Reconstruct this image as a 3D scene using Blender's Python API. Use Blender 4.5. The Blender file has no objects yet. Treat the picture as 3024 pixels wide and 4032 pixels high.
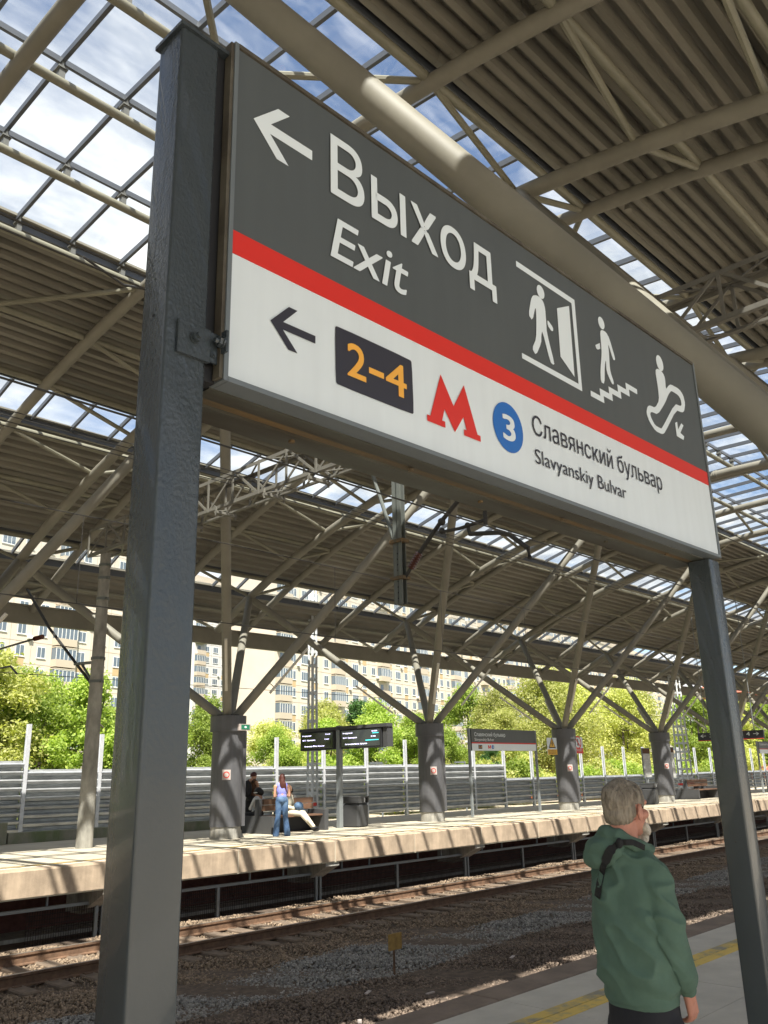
import bpy, bmesh, math, random
import numpy as np
from mathutils import Vector, Matrix, Quaternion, noise
from mathutils.bvhtree import BVHTree

random.seed(7)
rng = np.random.default_rng(11)
scene = bpy.context.scene
COL = scene.collection
R = math.radians

# ------------------------------------------------------------------ camera
cam_d = bpy.data.cameras.new('camera')
cam = bpy.data.objects.new('camera', cam_d)
COL.objects.link(cam)
right = Vector((0.691418, -0.722104, -0.022496))
down = Vector((0.197616, 0.218985, -0.955507))
fwd = Vector((0.694902, 0.656209, 0.294110))
m = Matrix.Identity(4)
for i in range(3):
    m[i][0] = right[i]; m[i][1] = -down[i]; m[i][2] = -fwd[i]
m[0][3], m[1][3], m[2][3] = 0.0, 0.0, 1.70
cam.matrix_world = m
cam_d.sensor_fit = 'VERTICAL'
cam_d.sensor_height = 36.0
cam_d.lens = 30.0
cam_d.clip_start = 0.05
cam_d.clip_end = 3000
scene.camera = cam
scene.render.resolution_x = 768
scene.render.resolution_y = 1024

# ------------------------------------------------------------------ light
SUN = Vector((-0.42, -0.588, 1.0)).normalized()          # towards the sun
EL = math.asin(SUN.z)
ROT = math.atan2(SUN.x, SUN.y) % (2 * math.pi)
world = bpy.data.worlds.new('World')
scene.world = world
world.use_nodes = True
wt = world.node_tree
wt.nodes.clear()


def wn(kind, **kw):
    n = wt.nodes.new(kind)
    for k, v in kw.items():
        setattr(n, k, v)
    return n


sky = wn('ShaderNodeTexSky')
sky.sky_type = 'NISHITA'
sky.sun_disc = False
sky.sun_elevation = EL
sky.sun_rotation = ROT
sky.air_density = 1.0
sky.dust_density = 0.3
sky.ozone_density = 2.2
tc = wn('ShaderNodeTexCoord')
sep = wn('ShaderNodeSeparateXYZ')
wt.links.new(tc.outputs['Generated'], sep.inputs[0])
mx = wn('ShaderNodeMath', operation='MAXIMUM')
wt.links.new(sep.outputs['Z'], mx.inputs[0]); mx.inputs[1].default_value = 0.06
dx = wn('ShaderNodeMath', operation='DIVIDE'); dy = wn('ShaderNodeMath', operation='DIVIDE')
wt.links.new(sep.outputs['X'], dx.inputs[0]); wt.links.new(mx.outputs[0], dx.inputs[1])
wt.links.new(sep.outputs['Y'], dy.inputs[0]); wt.links.new(mx.outputs[0], dy.inputs[1])
cmb = wn('ShaderNodeCombineXYZ')
wt.links.new(dx.outputs[0], cmb.inputs[0]); wt.links.new(dy.outputs[0], cmb.inputs[1])
mp = wn('ShaderNodeMapping'); wt.links.new(cmb.outputs[0], mp.inputs[0])
mp.inputs['Location'].default_value = (3.3, 7.7, 0.0)
n1 = wn('ShaderNodeTexNoise'); n1.inputs['Scale'].default_value = 1.0; n1.inputs['Detail'].default_value = 9
n1.inputs['Roughness'].default_value = 0.55; n1.inputs['Distortion'].default_value = 0.25
wt.links.new(mp.outputs[0], n1.inputs['Vector'])
cr = wn('ShaderNodeValToRGB'); cr.color_ramp.elements[0].position = 0.43; cr.color_ramp.elements[1].position = 0.54
wt.links.new(n1.outputs['Fac'], cr.inputs[0])
n2 = wn('ShaderNodeTexNoise'); n2.inputs['Scale'].default_value = 3.3; n2.inputs['Detail'].default_value = 7
wt.links.new(mp.outputs[0], n2.inputs['Vector'])
cc = wn('ShaderNodeValToRGB')
cc.color_ramp.elements[0].position = 0.36; cc.color_ramp.elements[0].color = (0.50, 0.54, 0.60, 1)
cc.color_ramp.elements[1].position = 0.65; cc.color_ramp.elements[1].color = (1.0, 0.99, 0.97, 1)
wt.links.new(n2.outputs['Fac'], cc.inputs[0])
bg1 = wn('ShaderNodeBackground'); bg1.inputs[1].default_value = 0.075
wt.links.new(sky.outputs[0], bg1.inputs[0])
bg2 = wn('ShaderNodeBackground'); bg2.inputs[1].default_value = 0.52
wt.links.new(cc.outputs[0], bg2.inputs[0])
mixw = wn('ShaderNodeMixShader')
wt.links.new(cr.outputs[0], mixw.inputs[0]); wt.links.new(bg1.outputs[0], mixw.inputs[1]); wt.links.new(bg2.outputs[0], mixw.inputs[2])
wo = wn('ShaderNodeOutputWorld'); wt.links.new(mixw.outputs[0], wo.inputs[0])

sl = bpy.data.lights.new('sun', 'SUN'); sl.energy = 4.5; sl.angle = R(0.53); sl.color = (1.0, 0.94, 0.84)
so = bpy.data.objects.new('sun', sl); COL.objects.link(so)
so.rotation_euler = (-SUN).to_track_quat('-Z', 'Y').to_euler()

scene.view_settings.view_transform = 'Standard'
scene.view_settings.look = 'None'
scene.view_settings.gamma = 1.0
scene.view_settings.use_curve_mapping = False
scene.view_settings.exposure = 1.5
try:
    scene.cycles.max_bounces = 9
    scene.cycles.diffuse_bounces = 5
    scene.cycles.transparent_max_bounces = 24
except Exception:
    pass


# ------------------------------------------------------------------ materials
def mat(name, col, rough=0.6, metal=0.0, var=0.0, vscale=3.0, bump=0.0, bscale=40.0, col2=None, stretch=(1, 1, 1),
        island=0.0, spec=0.5, coat=0.0, streak=0.0, edge=(0.35, 0.65), detail=5.0):
    M = bpy.data.materials.new(name); M.use_nodes = True
    nt = M.node_tree; b = nt.nodes['Principled BSDF']
    N = nt.nodes.new; L = nt.links.new
    b.inputs['Roughness'].default_value = rough
    b.inputs['Metallic'].default_value = metal
    b.inputs['Specular IOR Level'].default_value = spec
    b.inputs['Coat Weight'].default_value = coat
    c = (*col, 1)
    b.inputs['Base Color'].default_value = c
    t = N('ShaderNodeTexCoord'); mpn = N('ShaderNodeMapping'); L(t.outputs['Object'], mpn.inputs[0])
    mpn.inputs['Scale'].default_value = stretch
    cur = None
    if var > 0 or col2:
        nn = N('ShaderNodeTexNoise'); nn.inputs['Scale'].default_value = vscale; nn.inputs['Detail'].default_value = detail
        nn.inputs['Roughness'].default_value = 0.62
        L(mpn.outputs[0], nn.inputs['Vector'])
        rp = N('ShaderNodeValToRGB'); rp.color_ramp.elements[0].position = edge[0]; rp.color_ramp.elements[1].position = edge[1]
        L(nn.outputs['Fac'], rp.inputs[0])
        lo = (*[max(0, v * (1 - var)) for v in col], 1) if not col2 else c
        hi = (*[min(1, v * (1 + var)) for v in col], 1) if not col2 else (*col2, 1)
        rp.color_ramp.elements[0].color = lo; rp.color_ramp.elements[1].color = hi
        cur = rp.outputs[0]
    if streak > 0:
        n3 = N('ShaderNodeTexNoise'); n3.inputs['Scale'].default_value = 6; n3.inputs['Detail'].default_value = 4
        m3 = N('ShaderNodeMapping'); m3.inputs['Scale'].default_value = (3, 3, 0.22); L(t.outputs['Object'], m3.inputs[0]); L(m3.outputs[0], n3.inputs['Vector'])
        r3 = N('ShaderNodeValToRGB'); r3.color_ramp.elements[0].position = 0.38; r3.color_ramp.elements[1].position = 0.62
        r3.color_ramp.elements[0].color = (1 - streak, 1 - streak, 1 - streak, 1); L(n3.outputs['Fac'], r3.inputs[0])
        mm = N('ShaderNodeMix'); mm.data_type = 'RGBA'; mm.blend_type = 'MULTIPLY'; mm.inputs[0].default_value = 1
        if cur: L(cur, mm.inputs[6])
        else: mm.inputs[6].default_value = c
        L(r3.outputs[0], mm.inputs[7]); cur = mm.outputs[2]
    if island > 0:
        g = N('ShaderNodeNewGeometry'); mr = N('ShaderNodeMapRange'); L(g.outputs['Random Per Island'], mr.inputs[0])
        mr.inputs[3].default_value = 1 - island; mr.inputs[4].default_value = 1 + island
        mm = N('ShaderNodeVectorMath'); mm.operation = 'SCALE'
        if cur: L(cur, mm.inputs[0])
        else: mm.inputs[0].default_value = col
        L(mr.outputs[0], mm.inputs['Scale']); cur = mm.outputs[0]
    if cur: L(cur, b.inputs['Base Color'])
    if bump > 0:
        nb = N('ShaderNodeTexNoise'); nb.inputs['Scale'].default_value = bscale; nb.inputs['Detail'].default_value = 4
        L(mpn.outputs[0], nb.inputs['Vector'])
        bp = N('ShaderNodeBump'); bp.inputs['Strength'].default_value = bump; bp.inputs['Distance'].default_value = 0.01
        L(nb.outputs['Fac'], bp.inputs['Height']); L(bp.outputs[0], b.inputs['Normal'])
    return M


def leafmat(name, col, col2, tr=0.45):
    M = bpy.data.materials.new(name); M.use_nodes = True
    nt = M.node_tree; nt.nodes.clear(); N = nt.nodes.new; L = nt.links.new
    g = N('ShaderNodeNewGeometry'); rp = N('ShaderNodeValToRGB')
    rp.color_ramp.elements[0].color = (*col, 1); rp.color_ramp.elements[1].color = (*col2, 1)
    L(g.outputs['Random Per Island'], rp.inputs[0])
    oi = N('ShaderNodeObjectInfo'); mr = N('ShaderNodeMapRange'); mr.inputs[3].default_value = 0.75; mr.inputs[4].default_value = 1.25
    L(oi.outputs['Random'], mr.inputs[0])
    sc = N('ShaderNodeVectorMath'); sc.operation = 'SCALE'; L(rp.outputs[0], sc.inputs[0]); L(mr.outputs[0], sc.inputs['Scale'])
    d = N('ShaderNodeBsdfPrincipled'); d.inputs['Roughness'].default_value = 0.55; d.inputs['Specular IOR Level'].default_value = 0.3
    L(sc.outputs[0], d.inputs['Base Color'])
    t = N('ShaderNodeBsdfTranslucent')
    sc2 = N('ShaderNodeVectorMath'); sc2.operation = 'MULTIPLY'; L(sc.outputs[0], sc2.inputs[0]); sc2.inputs[1].default_value = (1.5, 1.6, 0.7)
    L(sc2.outputs[0], t.inputs[0])
    mx_ = N('ShaderNodeMixShader'); mx_.inputs[0].default_value = tr
    L(d.outputs[0], mx_.inputs[1]); L(t.outputs[0], mx_.inputs[2])
    o = N('ShaderNodeOutputMaterial'); L(mx_.outputs[0], o.inputs[0])
    return M


def glassmat(name, tint, refl=0.08, dirt=0.03, dscale=1.3):
    M = bpy.data.materials.new(name); M.use_nodes = True
    nt = M.node_tree; nt.nodes.clear(); N = nt.nodes.new; L = nt.links.new
    t = N('ShaderNodeBsdfTransparent'); t.inputs[0].default_value = (*tint, 1)
    g = N('ShaderNodeBsdfGlossy'); g.inputs['Roughness'].default_value = 0.02
    fr = N('ShaderNodeFresnel'); fr.inputs[0].default_value = 1.45
    ge = N('ShaderNodeNewGeometry'); iv = N('ShaderNodeMath'); iv.operation = 'SUBTRACT'; iv.inputs[0].default_value = 1; L(ge.outputs['Backfacing'], iv.inputs[1]); fm = N('ShaderNodeMath'); fm.operation = 'MULTIPLY'; L(fr.outputs[0], fm.inputs[0]); L(iv.outputs[0], fm.inputs[1])
    m1 = N('ShaderNodeMixShader'); L(fm.outputs[0], m1.inputs[0]); L(t.outputs[0], m1.inputs[1]); L(g.outputs[0], m1.inputs[2])
    df = N('ShaderNodeBsdfTranslucent'); df.inputs[0].default_value = (0.8, 0.8, 0.78, 1)
    tc_ = N('ShaderNodeTexCoord'); oi = N('ShaderNodeObjectInfo')
    ad = N('ShaderNodeVectorMath'); ad.operation = 'ADD'; L(tc_.outputs['Object'], ad.inputs[0]); L(oi.outputs['Location'], ad.inputs[1])
    mpn = N('ShaderNodeMapping'); mpn.inputs['Scale'].default_value = (1, 3.0, 1); L(ad.outputs[0], mpn.inputs[0])
    nn = N('ShaderNodeTexNoise'); nn.inputs['Scale'].default_value = dscale; nn.inputs['Detail'].default_value = 6; L(mpn.outputs[0], nn.inputs['Vector'])
    mr = N('ShaderNodeMapRange'); mr.inputs[1].default_value = 0.45; mr.inputs[2].default_value = 0.8; mr.inputs[3].default_value = dirt * 0.3; mr.inputs[4].default_value = dirt * 2.2
    L(nn.outputs['Fac'], mr.inputs[0])
    m2 = N('ShaderNodeMixShader'); L(mr.outputs[0], m2.inputs[0]); L(m1.outputs[0], m2.inputs[1]); L(df.outputs[0], m2.inputs[2])
    o = N('ShaderNodeOutputMaterial'); L(m2.outputs[0], o.inputs[0])
    return M


def emitmat(name, col, s):
    M = bpy.data.materials.new(name); M.use_nodes = True
    b = M.node_tree.nodes['Principled BSDF']
    b.inputs['Base Color'].default_value = (*col, 1)
    b.inputs['Emission Color'].default_value = (*col, 1); b.inputs['Emission Strength'].default_value = s
    return M


BEIGE = mat('beige steel paint', (0.218, 0.205, 0.168), 0.58, spec=0.35, var=0.1, vscale=1.3, streak=0.0, bump=0.05, bscale=12)
BEIGE_D = mat('beige purlin paint', (0.21, 0.20, 0.15), 0.5, var=0.12, vscale=2)
DECK = mat('roof sheet paint', (0.205, 0.190, 0.155), 0.5, var=0.15, vscale=0.8, stretch=(0.3, 2, 2))
ROOFTOP = mat('roof membrane', (0.3, 0.3, 0.3), 0.9)
BARM = mat('glazing bar paint', (0.085, 0.092, 0.105), 0.4)
BRKT = mat('bracket steel', (0.13, 0.13, 0.12), 0.5)
GLASS = glassmat('skylight glass', (0.93, 0.95, 0.96))
GALV = mat('galvanised steel', (0.40, 0.42, 0.43), 0.42, metal=0.5, var=0.2, vscale=5, stretch=(0.4, 1, 1))
GALV_P = mat('galvanised post', (0.55, 0.57, 0.6), 0.45, metal=0.35, var=0.1, vscale=4)
COLM = mat('column cladding grey', (0.10, 0.098, 0.103), 0.42, var=0.1, vscale=2, streak=0.12)
CONC = mat('concrete', (0.36, 0.34, 0.30), 0.9, var=0.2, vscale=4, bump=0.3, bscale=60, streak=0.2)
POLEC = mat('weathered pole', (0.27, 0.255, 0.22), 0.85, var=0.35, vscale=3.5, stretch=(1, 1, 0.4), bump=0.2, bscale=30)
MOSS = mat('mossy concrete', (0.30, 0.28, 0.23), 0.95, col2=(0.16, 0.19, 0.10), vscale=2.2, stretch=(1, 1, 0.5), bump=0.3)
FASC = mat('platform edge concrete', (0.43, 0.325, 0.23), 0.9, var=0.2, vscale=2.6, bump=0.3, bscale=50, streak=0.10)
PAVE_F = mat('far paving', (0.50, 0.44, 0.335), 0.9, var=0.1, vscale=0.9, bump=0.15, bscale=40, detail=9)
PAVE_N = mat('near paving', (0.60, 0.55, 0.475), 0.88, var=0.1, vscale=2.2, bump=0.25, bscale=90, detail=10)
EDGE_N = mat('near edge concrete', (0.24, 0.18, 0.14), 0.9, var=0.2, vscale=3, bump=0.3, bscale=60)
YEL = mat('yellow line paint', (0.80, 0.56, 0.14), 0.75, col2=(0.36, 0.31, 0.2), vscale=6, edge=(0.52, 0.72), detail=8)
YEL2 = mat('worn yellow line', (0.78, 0.55, 0.14), 0.75, col2=(0.33, 0.30, 0.23), vscale=4, edge=(0.42, 0.6), detail=8)
YEL_F = mat('far yellow paint', (0.66, 0.44, 0.12), 0.8, col2=(0.50, 0.43, 0.30), vscale=2.5, edge=(0.45, 0.7))
WHT_F = mat('far white line', (0.7, 0.66, 0.58), 0.8, var=0.1)
DIRT = mat('ballast bed', (0.10, 0.07, 0.05), 0.95, var=0.4, vscale=8, bump=0.8, bscale=30, detail=10)
STONE_B = mat('brown ballast stone', (0.165, 0.122, 0.092), 0.9, island=0.5, var=0.2, vscale=5)
STONE_R = mat('rusty ballast stone', (0.235, 0.17, 0.115), 0.9, island=0.42, var=0.2, vscale=5)
STONE_G = mat('grey ballast stone', (0.255, 0.238, 0.215), 0.9, island=0.4, var=0.2, vscale=5)
SLEEP = mat('dirty sleeper concrete', (0.17, 0.125, 0.09), 0.95, var=0.25, vscale=6)
RAILS = mat('rusty rail', (0.15, 0.085, 0.05), 0.8, var=0.3, vscale=8)
RAILT = mat('polished rail head', (0.42, 0.38, 0.33), 0.35, metal=0.7)
BRICKM = mat('dark red brickwork', (0.12, 0.05, 0.04), 0.95, var=0.3, vscale=6)
MESHM = mat('grey screen frame', (0.22, 0.235, 0.24), 0.5, metal=0.2)
WIREM = mat('screen mesh', (0.025, 0.016, 0.014), 0.8)
DARKW = mat('cable black', (0.03, 0.028, 0.026), 0.6)
INSUL = mat('brown insulator', (0.12, 0.045, 0.03), 0.35)
LATT = mat('lattice grey paint', (0.15, 0.142, 0.122), 0.5, var=0.12, vscale=3)
LATTW = mat('pale lattice paint', (0.55, 0.57, 0.58), 0.5, var=0.1)
HANG = mat('green grey hanger', (0.12, 0.13, 0.12), 0.5)
REDP = mat('red band paint', (0.6, 0.04, 0.03), 0.6)
GROUND = mat('ground dirt', (0.40, 0.35, 0.27), 0.95, var=0.2, vscale=0.5)
GRASS = mat('grass ground', (0.09, 0.13, 0.035), 0.95, var=0.3, vscale=0.6)
BARK = mat('bark', (0.10, 0.085, 0.065), 0.9, var=0.3, vscale=8)
LEAF1 = leafmat('fresh green leaves', (0.17, 0.25, 0.045), (0.36, 0.44, 0.10))
LEAF2 = leafmat('dark green leaves', (0.035, 0.09, 0.025), (0.08, 0.16, 0.04), 0.3)
LEAF3 = leafmat('yellow green leaves', (0.26, 0.29, 0.075), (0.50, 0.50, 0.20))
CREAM = mat('cream panel wall', (0.53, 0.465, 0.38), 0.9, var=0.05, vscale=0.3, island=0.05)
WALLW = mat('white panel wall', (0.52, 0.51, 0.49), 0.9, var=0.05, vscale=0.3)
WALLG = mat('beige end wall', (0.36, 0.31, 0.25), 0.9, var=0.06, vscale=0.15)
YPAN = mat('ochre spandrel', (0.42, 0.31, 0.17), 0.9)
WINF = mat('white window frame', (0.60, 0.60, 0.58), 0.5)
WING = mat('window glass', (0.10, 0.13, 0.16), 0.12, spec=0.9)
SILL = mat('window band', (0.42, 0.36, 0.28), 0.9)
REDR = mat('red brick wall', (0.36, 0.12, 0.08), 0.9, var=0.2, vscale=1)
ORAN = mat('orange hoarding', (0.62, 0.13, 0.05), 0.7)
S_GREY = mat('sign grey vinyl', (0.084, 0.093, 0.095), 0.38, var=0.04, vscale=1.2, streak=0.05)
S_WHITE = mat('sign white vinyl', (0.71, 0.765, 0.80), 0.32, var=0.025, vscale=1.0, streak=0.035)
S_LET = mat('sign white lettering', (0.72, 0.775, 0.805), 0.4)
S_RED = mat('sign red vinyl', (0.66, 0.028, 0.018), 0.36)
S_BLACK = mat('sign black vinyl', (0.032, 0.030, 0.042), 0.4)
S_ORANGE = mat('sign orange', (0.86, 0.42, 0.06), 0.4)
S_BLUE = mat('sign blue', (0.018, 0.14, 0.48), 0.4)
S_FRAME = mat('sign frame aluminium', (0.17, 0.19, 0.20), 0.42, metal=0.3)
S_FRAMET = mat('grimy sign trim', (0.10, 0.088, 0.065), 0.7, col2=(0.05, 0.04, 0.028), vscale=9)
SOFF = mat('sign soffit', (0.085, 0.088, 0.072), 0.55, col2=(0.045, 0.038, 0.026), vscale=4, stretch=(0.35, 2, 2))
RUST = mat('rust stained channel', (0.16, 0.095, 0.035), 0.8, col2=(0.08, 0.07, 0.05), vscale=6, stretch=(0.3, 2, 2))
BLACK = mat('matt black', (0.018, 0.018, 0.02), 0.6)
BENCH_D = mat('bench dark concrete', (0.06, 0.06, 0.062), 0.7)
WOOD = mat('brown bench slat', (0.16, 0.085, 0.05), 0.6, var=0.25, vscale=3, stretch=(0.4, 3, 3))
BIN = mat('bin black paint', (0.05, 0.05, 0.052), 0.45)
SCRN = mat('display glass', (0.018, 0.022, 0.014), 0.08, spec=0.8)
TXT_E = emitmat('display text', (0.75, 0.72, 0.95), 1.1)
TXT_C = emitmat('display cyan bar', (0.05, 0.55, 0.55), 0.9)
STK = mat('sticker pale', (0.46, 0.39, 0.36), 0.6)
GREENS = emitmat('exit lamp green', (0.015, 0.14, 0.075), 0.12)
STKB = mat('poster print grey', (0.42, 0.42, 0.40), 0.5, var=0.25, vscale=3, stretch=(1, 1, 4))
LAMPW = mat('lamp tube housing', (0.6, 0.57, 0.5), 0.5)
SKIN = mat('skin', (0.60, 0.265, 0.185), 0.55, var=0.12, vscale=9)
SKIN2 = mat('tanned skin', (0.50, 0.27, 0.17), 0.6)
HOOD = mat('green hoodie cotton', (0.098, 0.165, 0.124), 0.85, var=0.07, vscale=14, bump=0.12, bscale=320)
TROU = mat('black trousers', (0.018, 0.018, 0.024), 0.8, bump=0.2, bscale=60)
HAIRG = mat('grey hair', (0.34, 0.285, 0.22), 0.65, col2=(0.13, 0.10, 0.07), vscale=34, stretch=(1, 1, 0.25), bump=1.0, bscale=110, edge=(0.42, 0.66))
BEARD = mat('white beard', (0.62, 0.56, 0.48), 0.85, var=0.15, vscale=30, bump=0.9, bscale=90)
STRAP = mat('black strap webbing', (0.014, 0.014, 0.015), 0.75, bump=0.4, bscale=200)
SHOE = mat('dark shoe', (0.03, 0.03, 0.035), 0.6)
SOLE = mat('pale sole', (0.55, 0.5, 0.42), 0.7)
DENIM = mat('blue denim', (0.05, 0.10, 0.20), 0.85, col2=(0.13, 0.21, 0.33), vscale=6, edge=(0.45, 0.75))
LILAC = mat('lilac top', (0.25, 0.26, 0.68), 0.8)
HAIRR = mat('auburn hair', (0.075, 0.018, 0.012), 0.6)
HAIRB = mat('black hair', (0.015, 0.012, 0.011), 0.6)
CREAMC = mat('cream clothes', (0.60, 0.54, 0.42), 0.85)
WHITEC = mat('white shirt', (0.72, 0.70, 0.66), 0.85)
BLACKC = mat('black cloth', (0.02, 0.018, 0.018), 0.85)
BROWNC = mat('brown vest', (0.10, 0.045, 0.022), 0.85)
NAVY = mat('navy bag', (0.03, 0.06, 0.13), 0.7, col2=(0.1, 0.18, 0.28), vscale=9)


# post paint: thick glossy brushed enamel with drips
def postmat():
    M = mat('thick grey gloss paint', (0.042, 0.051, 0.057), 0.27, var=0.05, vscale=3, coat=0.2, spec=0.5)
    nt = M.node_tree; N = nt.nodes.new; L = nt.links.new; b = nt.nodes['Principled BSDF']
    t = N('ShaderNodeTexCoord')
    m1 = N('ShaderNodeMapping'); m1.inputs['Scale'].default_value = (1, 1, 0.6); L(t.outputs['Object'], m1.inputs[0])
    a = N('ShaderNodeTexNoise'); a.inputs['Scale'].default_value = 42; a.inputs['Detail'].default_value = 3; a.inputs['Distortion'].default_value = 0.6; L(m1.outputs[0], a.inputs['Vector'])
    r = N('ShaderNodeValToRGB'); r.color_ramp.elements[0].position = 0.5; r.color_ramp.elements[1].position = 0.68; L(a.outputs['Fac'], r.inputs[0])
    m2 = N('ShaderNodeMapping'); m2.inputs['Scale'].default_value = (1, 1, 0.75); L(t.outputs['Object'], m2.inputs[0])
    c = N('ShaderNodeTexNoise'); c.inputs['Scale'].default_value = 120; c.inputs['Detail'].default_value = 3; L(m2.outputs[0], c.inputs['Vector'])
    z = N('ShaderNodeSeparateXYZ'); L(t.outputs['Object'], z.inputs[0])
    zr = N('ShaderNodeMapRange'); L(z.outputs['Z'], zr.inputs[0]); zr.inputs[1].default_value = 1.5; zr.inputs[2].default_value = 2.3; zr.inputs[3].default_value = 0.12; zr.inputs[4].default_value = 1.0
    ms = N('ShaderNodeMath'); ms.operation = 'MULTIPLY'; L(r.outputs[0], ms.inputs[0]); L(zr.outputs[0], ms.inputs[1])
    ms2 = N('ShaderNodeMath'); ms2.operation = 'MULTIPLY'; L(c.outputs['Fac'], ms2.inputs[0]); L(zr.outputs[0], ms2.inputs[1])
    b1 = N('ShaderNodeBump'); b1.inputs['Strength'].default_value = 0.22; b1.inputs['Distance'].default_value = 0.003; L(ms.outputs[0], b1.inputs['Height'])
    b2 = N('ShaderNodeBump'); b2.inputs['Strength'].default_value = 0.7; b2.inputs['Distance'].default_value = 0.003; L(ms2.outputs[0], b2.inputs['Height'])
    L(b1.outputs[0], b2.inputs['Normal']); L(b2.outputs[0], b.inputs['Normal'])
    return M


POSTM = postmat()


# ------------------------------------------------------------------ builders
ORG = {}
_ts = bpy.data.scenes.new('workbench')          # scratch scene for evaluating modifiers and text quickly


class TMP:
    @staticmethod
    def link(o): _ts.collection.objects.link(o)

    @staticmethod
    def dg():
        vl = _ts.view_layers[0]; vl.update(); return vl.depsgraph




def setp(o, label=None, cat=None, group=None, kind=None):
    if label: o['label'] = label
    if cat: o['category'] = cat
    if group: o['group'] = group
    if kind: o['kind'] = kind
    return o


def thing(name, label, cat, loc=(0, 0, 0), group=None, kind=None, rotz=0.0):
    o = bpy.data.objects.new(name, None); COL.objects.link(o)
    o.location = loc; o.rotation_euler = (0, 0, rotz); o.empty_display_size = 0.1
    ORG[o.name] = Vector(loc)
    return setp(o, label, cat, group, kind)


class MB:
    def __init__(s):
        s.v = []; s.f = []; s.mi = []

    def add(s, vs, fs, mi=0):
        k = len(s.v)
        s.v.extend([tuple(p) for p in vs]); s.f.extend([tuple(i + k for i in f) for f in fs]); s.mi.extend([mi] * len(fs))

    def box(s, x0, x1, y0, y1, z0, z1, mi=0):
        s.add([(x0, y0, z0), (x1, y0, z0), (x1, y1, z0), (x0, y1, z0), (x0, y0, z1), (x1, y0, z1), (x1, y1, z1), (x0, y1, z1)],
              [(0, 3, 2, 1), (4, 5, 6, 7), (0, 1, 5, 4), (1, 2, 6, 5), (2, 3, 7, 6), (3, 0, 4, 7)], mi)

    def bbox(s, x0, x1, y0, y1, z0, z1, b=0.01, mi=0):
        """box with chamfered vertical edges and top"""
        pts = [(x0 + b, y0), (x1 - b, y0), (x1, y0 + b), (x1, y1 - b), (x1 - b, y1), (x0 + b, y1), (x0, y1 - b), (x0, y0 + b)]
        cx, cy = (x0 + x1) / 2, (y0 + y1) / 2
        ins = [(cx + (px - cx) * (1 - 2 * b / (x1 - x0)), cy + (py - cy) * (1 - 2 * b / (y1 - y0))) for px, py in pts]
        v = [(px, py, z0) for px, py in pts] + [(px, py, z1 - b) for px, py in pts] + [(px, py, z1) for px, py in ins]
        f = [tuple(range(7, -1, -1)), tuple(range(16, 24))]
        for i in range(8):
            j = (i + 1) % 8
            f.append((i, j, 8 + j, 8 + i)); f.append((8 + i, 8 + j, 16 + j, 16 + i))
        s.add(v, f, mi)

    def tube(s, p0, p1, r0, r1=None, n=12, mi=0, caps=True):
        p0 = Vector(p0); p1 = Vector(p1); r1 = r0 if r1 is None else r1
        d = (p1 - p0).normalized(); a = d.orthogonal().normalized(); b = d.cross(a)
        v = []
        for p, r in ((p0, r0), (p1, r1)):
            for i in range(n):
                t = 2 * math.pi * i / n
                v.append(p + a * (r * math.cos(t)) + b * (r * math.sin(t)))
        f = [(i, (i + 1) % n, n + (i + 1) % n, n + i) for i in range(n)]
        if caps: f += [tuple(range(n - 1, -1, -1)), tuple(range(n, 2 * n))]
        s.add(v, f, mi)

    def path(s, pts, r, n=8, mi=0):
        pts = [Vector(p) for p in pts]; v = []; N_ = len(pts)
        up = Vector((0.13, 0.27, 0.95)).normalized()
        for k, p in enumerate(pts):
            d = (pts[min(k + 1, N_ - 1)] - pts[max(k - 1, 0)]).normalized()
            a = d.cross(up)
            if a.length < 1e-3: a = d.orthogonal()
            a.normalize(); b = d.cross(a)
            rr = r[k] if isinstance(r, (list, tuple)) else r
            for i in range(n):
                t = 2 * math.pi * i / n
                v.append(p + a * (rr * math.cos(t)) + b * (rr * math.sin(t)))
        f = []
        for k in range(N_ - 1):
            for i in range(n):
                f.append((k * n + i, k * n + (i + 1) % n, (k + 1) * n + (i + 1) % n, (k + 1) * n + i))
        f += [tuple(range(n - 1, -1, -1)), tuple(range((N_ - 1) * n, N_ * n))]
        s.add(v, f, mi)

    def bar(s, p0, p1, w, h, mi=0, up=(0, 0, 1)):
        """rectangular bar from p0 to p1, h along up"""
        p0 = Vector(p0); p1 = Vector(p1); d = (p1 - p0).normalized(); u = Vector(up)
        a = d.cross(u)
        if a.length < 1e-3: a = d.orthogonal()
        a.normalize(); u = a.cross(d).normalized()
        v = []
        for p in (p0, p1):
            for sa, su in ((-1, -1), (1, -1), (1, 1), (-1, 1)):
                v.append(p + a * (sa * w / 2) + u * (su * h / 2))
        s.add(v, [(0, 3, 2, 1), (4, 5, 6, 7), (0, 1, 5, 4), (1, 2, 6, 5), (2, 3, 7, 6), (3, 0, 4, 7)], mi)

    def angle(s, p0, p1, w, t=0.008, a=None, b=None, mi=0):
        """L profile made of two flat bars"""
        p0 = Vector(p0); p1 = Vector(p1); a = Vector(a); b = Vector(b)
        s.bar(p0 + a * w / 2, p1 + a * w / 2, w, t, mi, up=b)
        s.bar(p0 + b * w / 2, p1 + b * w / 2, w, t, mi, up=a)

    def poly(s, pts, y0, y1, mi=0):
        """polygon in the xz plane extruded in y"""
        n = len(pts); v = [(x, y0, z) for x, z in pts] + [(x, y1, z) for x, z in pts]
        f = [tuple(range(n)), tuple(range(2 * n - 1, n - 1, -1))] + [(i, n + i, n + (i + 1) % n, (i + 1) % n) for i in range(n)]
        s.add(v, f, mi)

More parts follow.
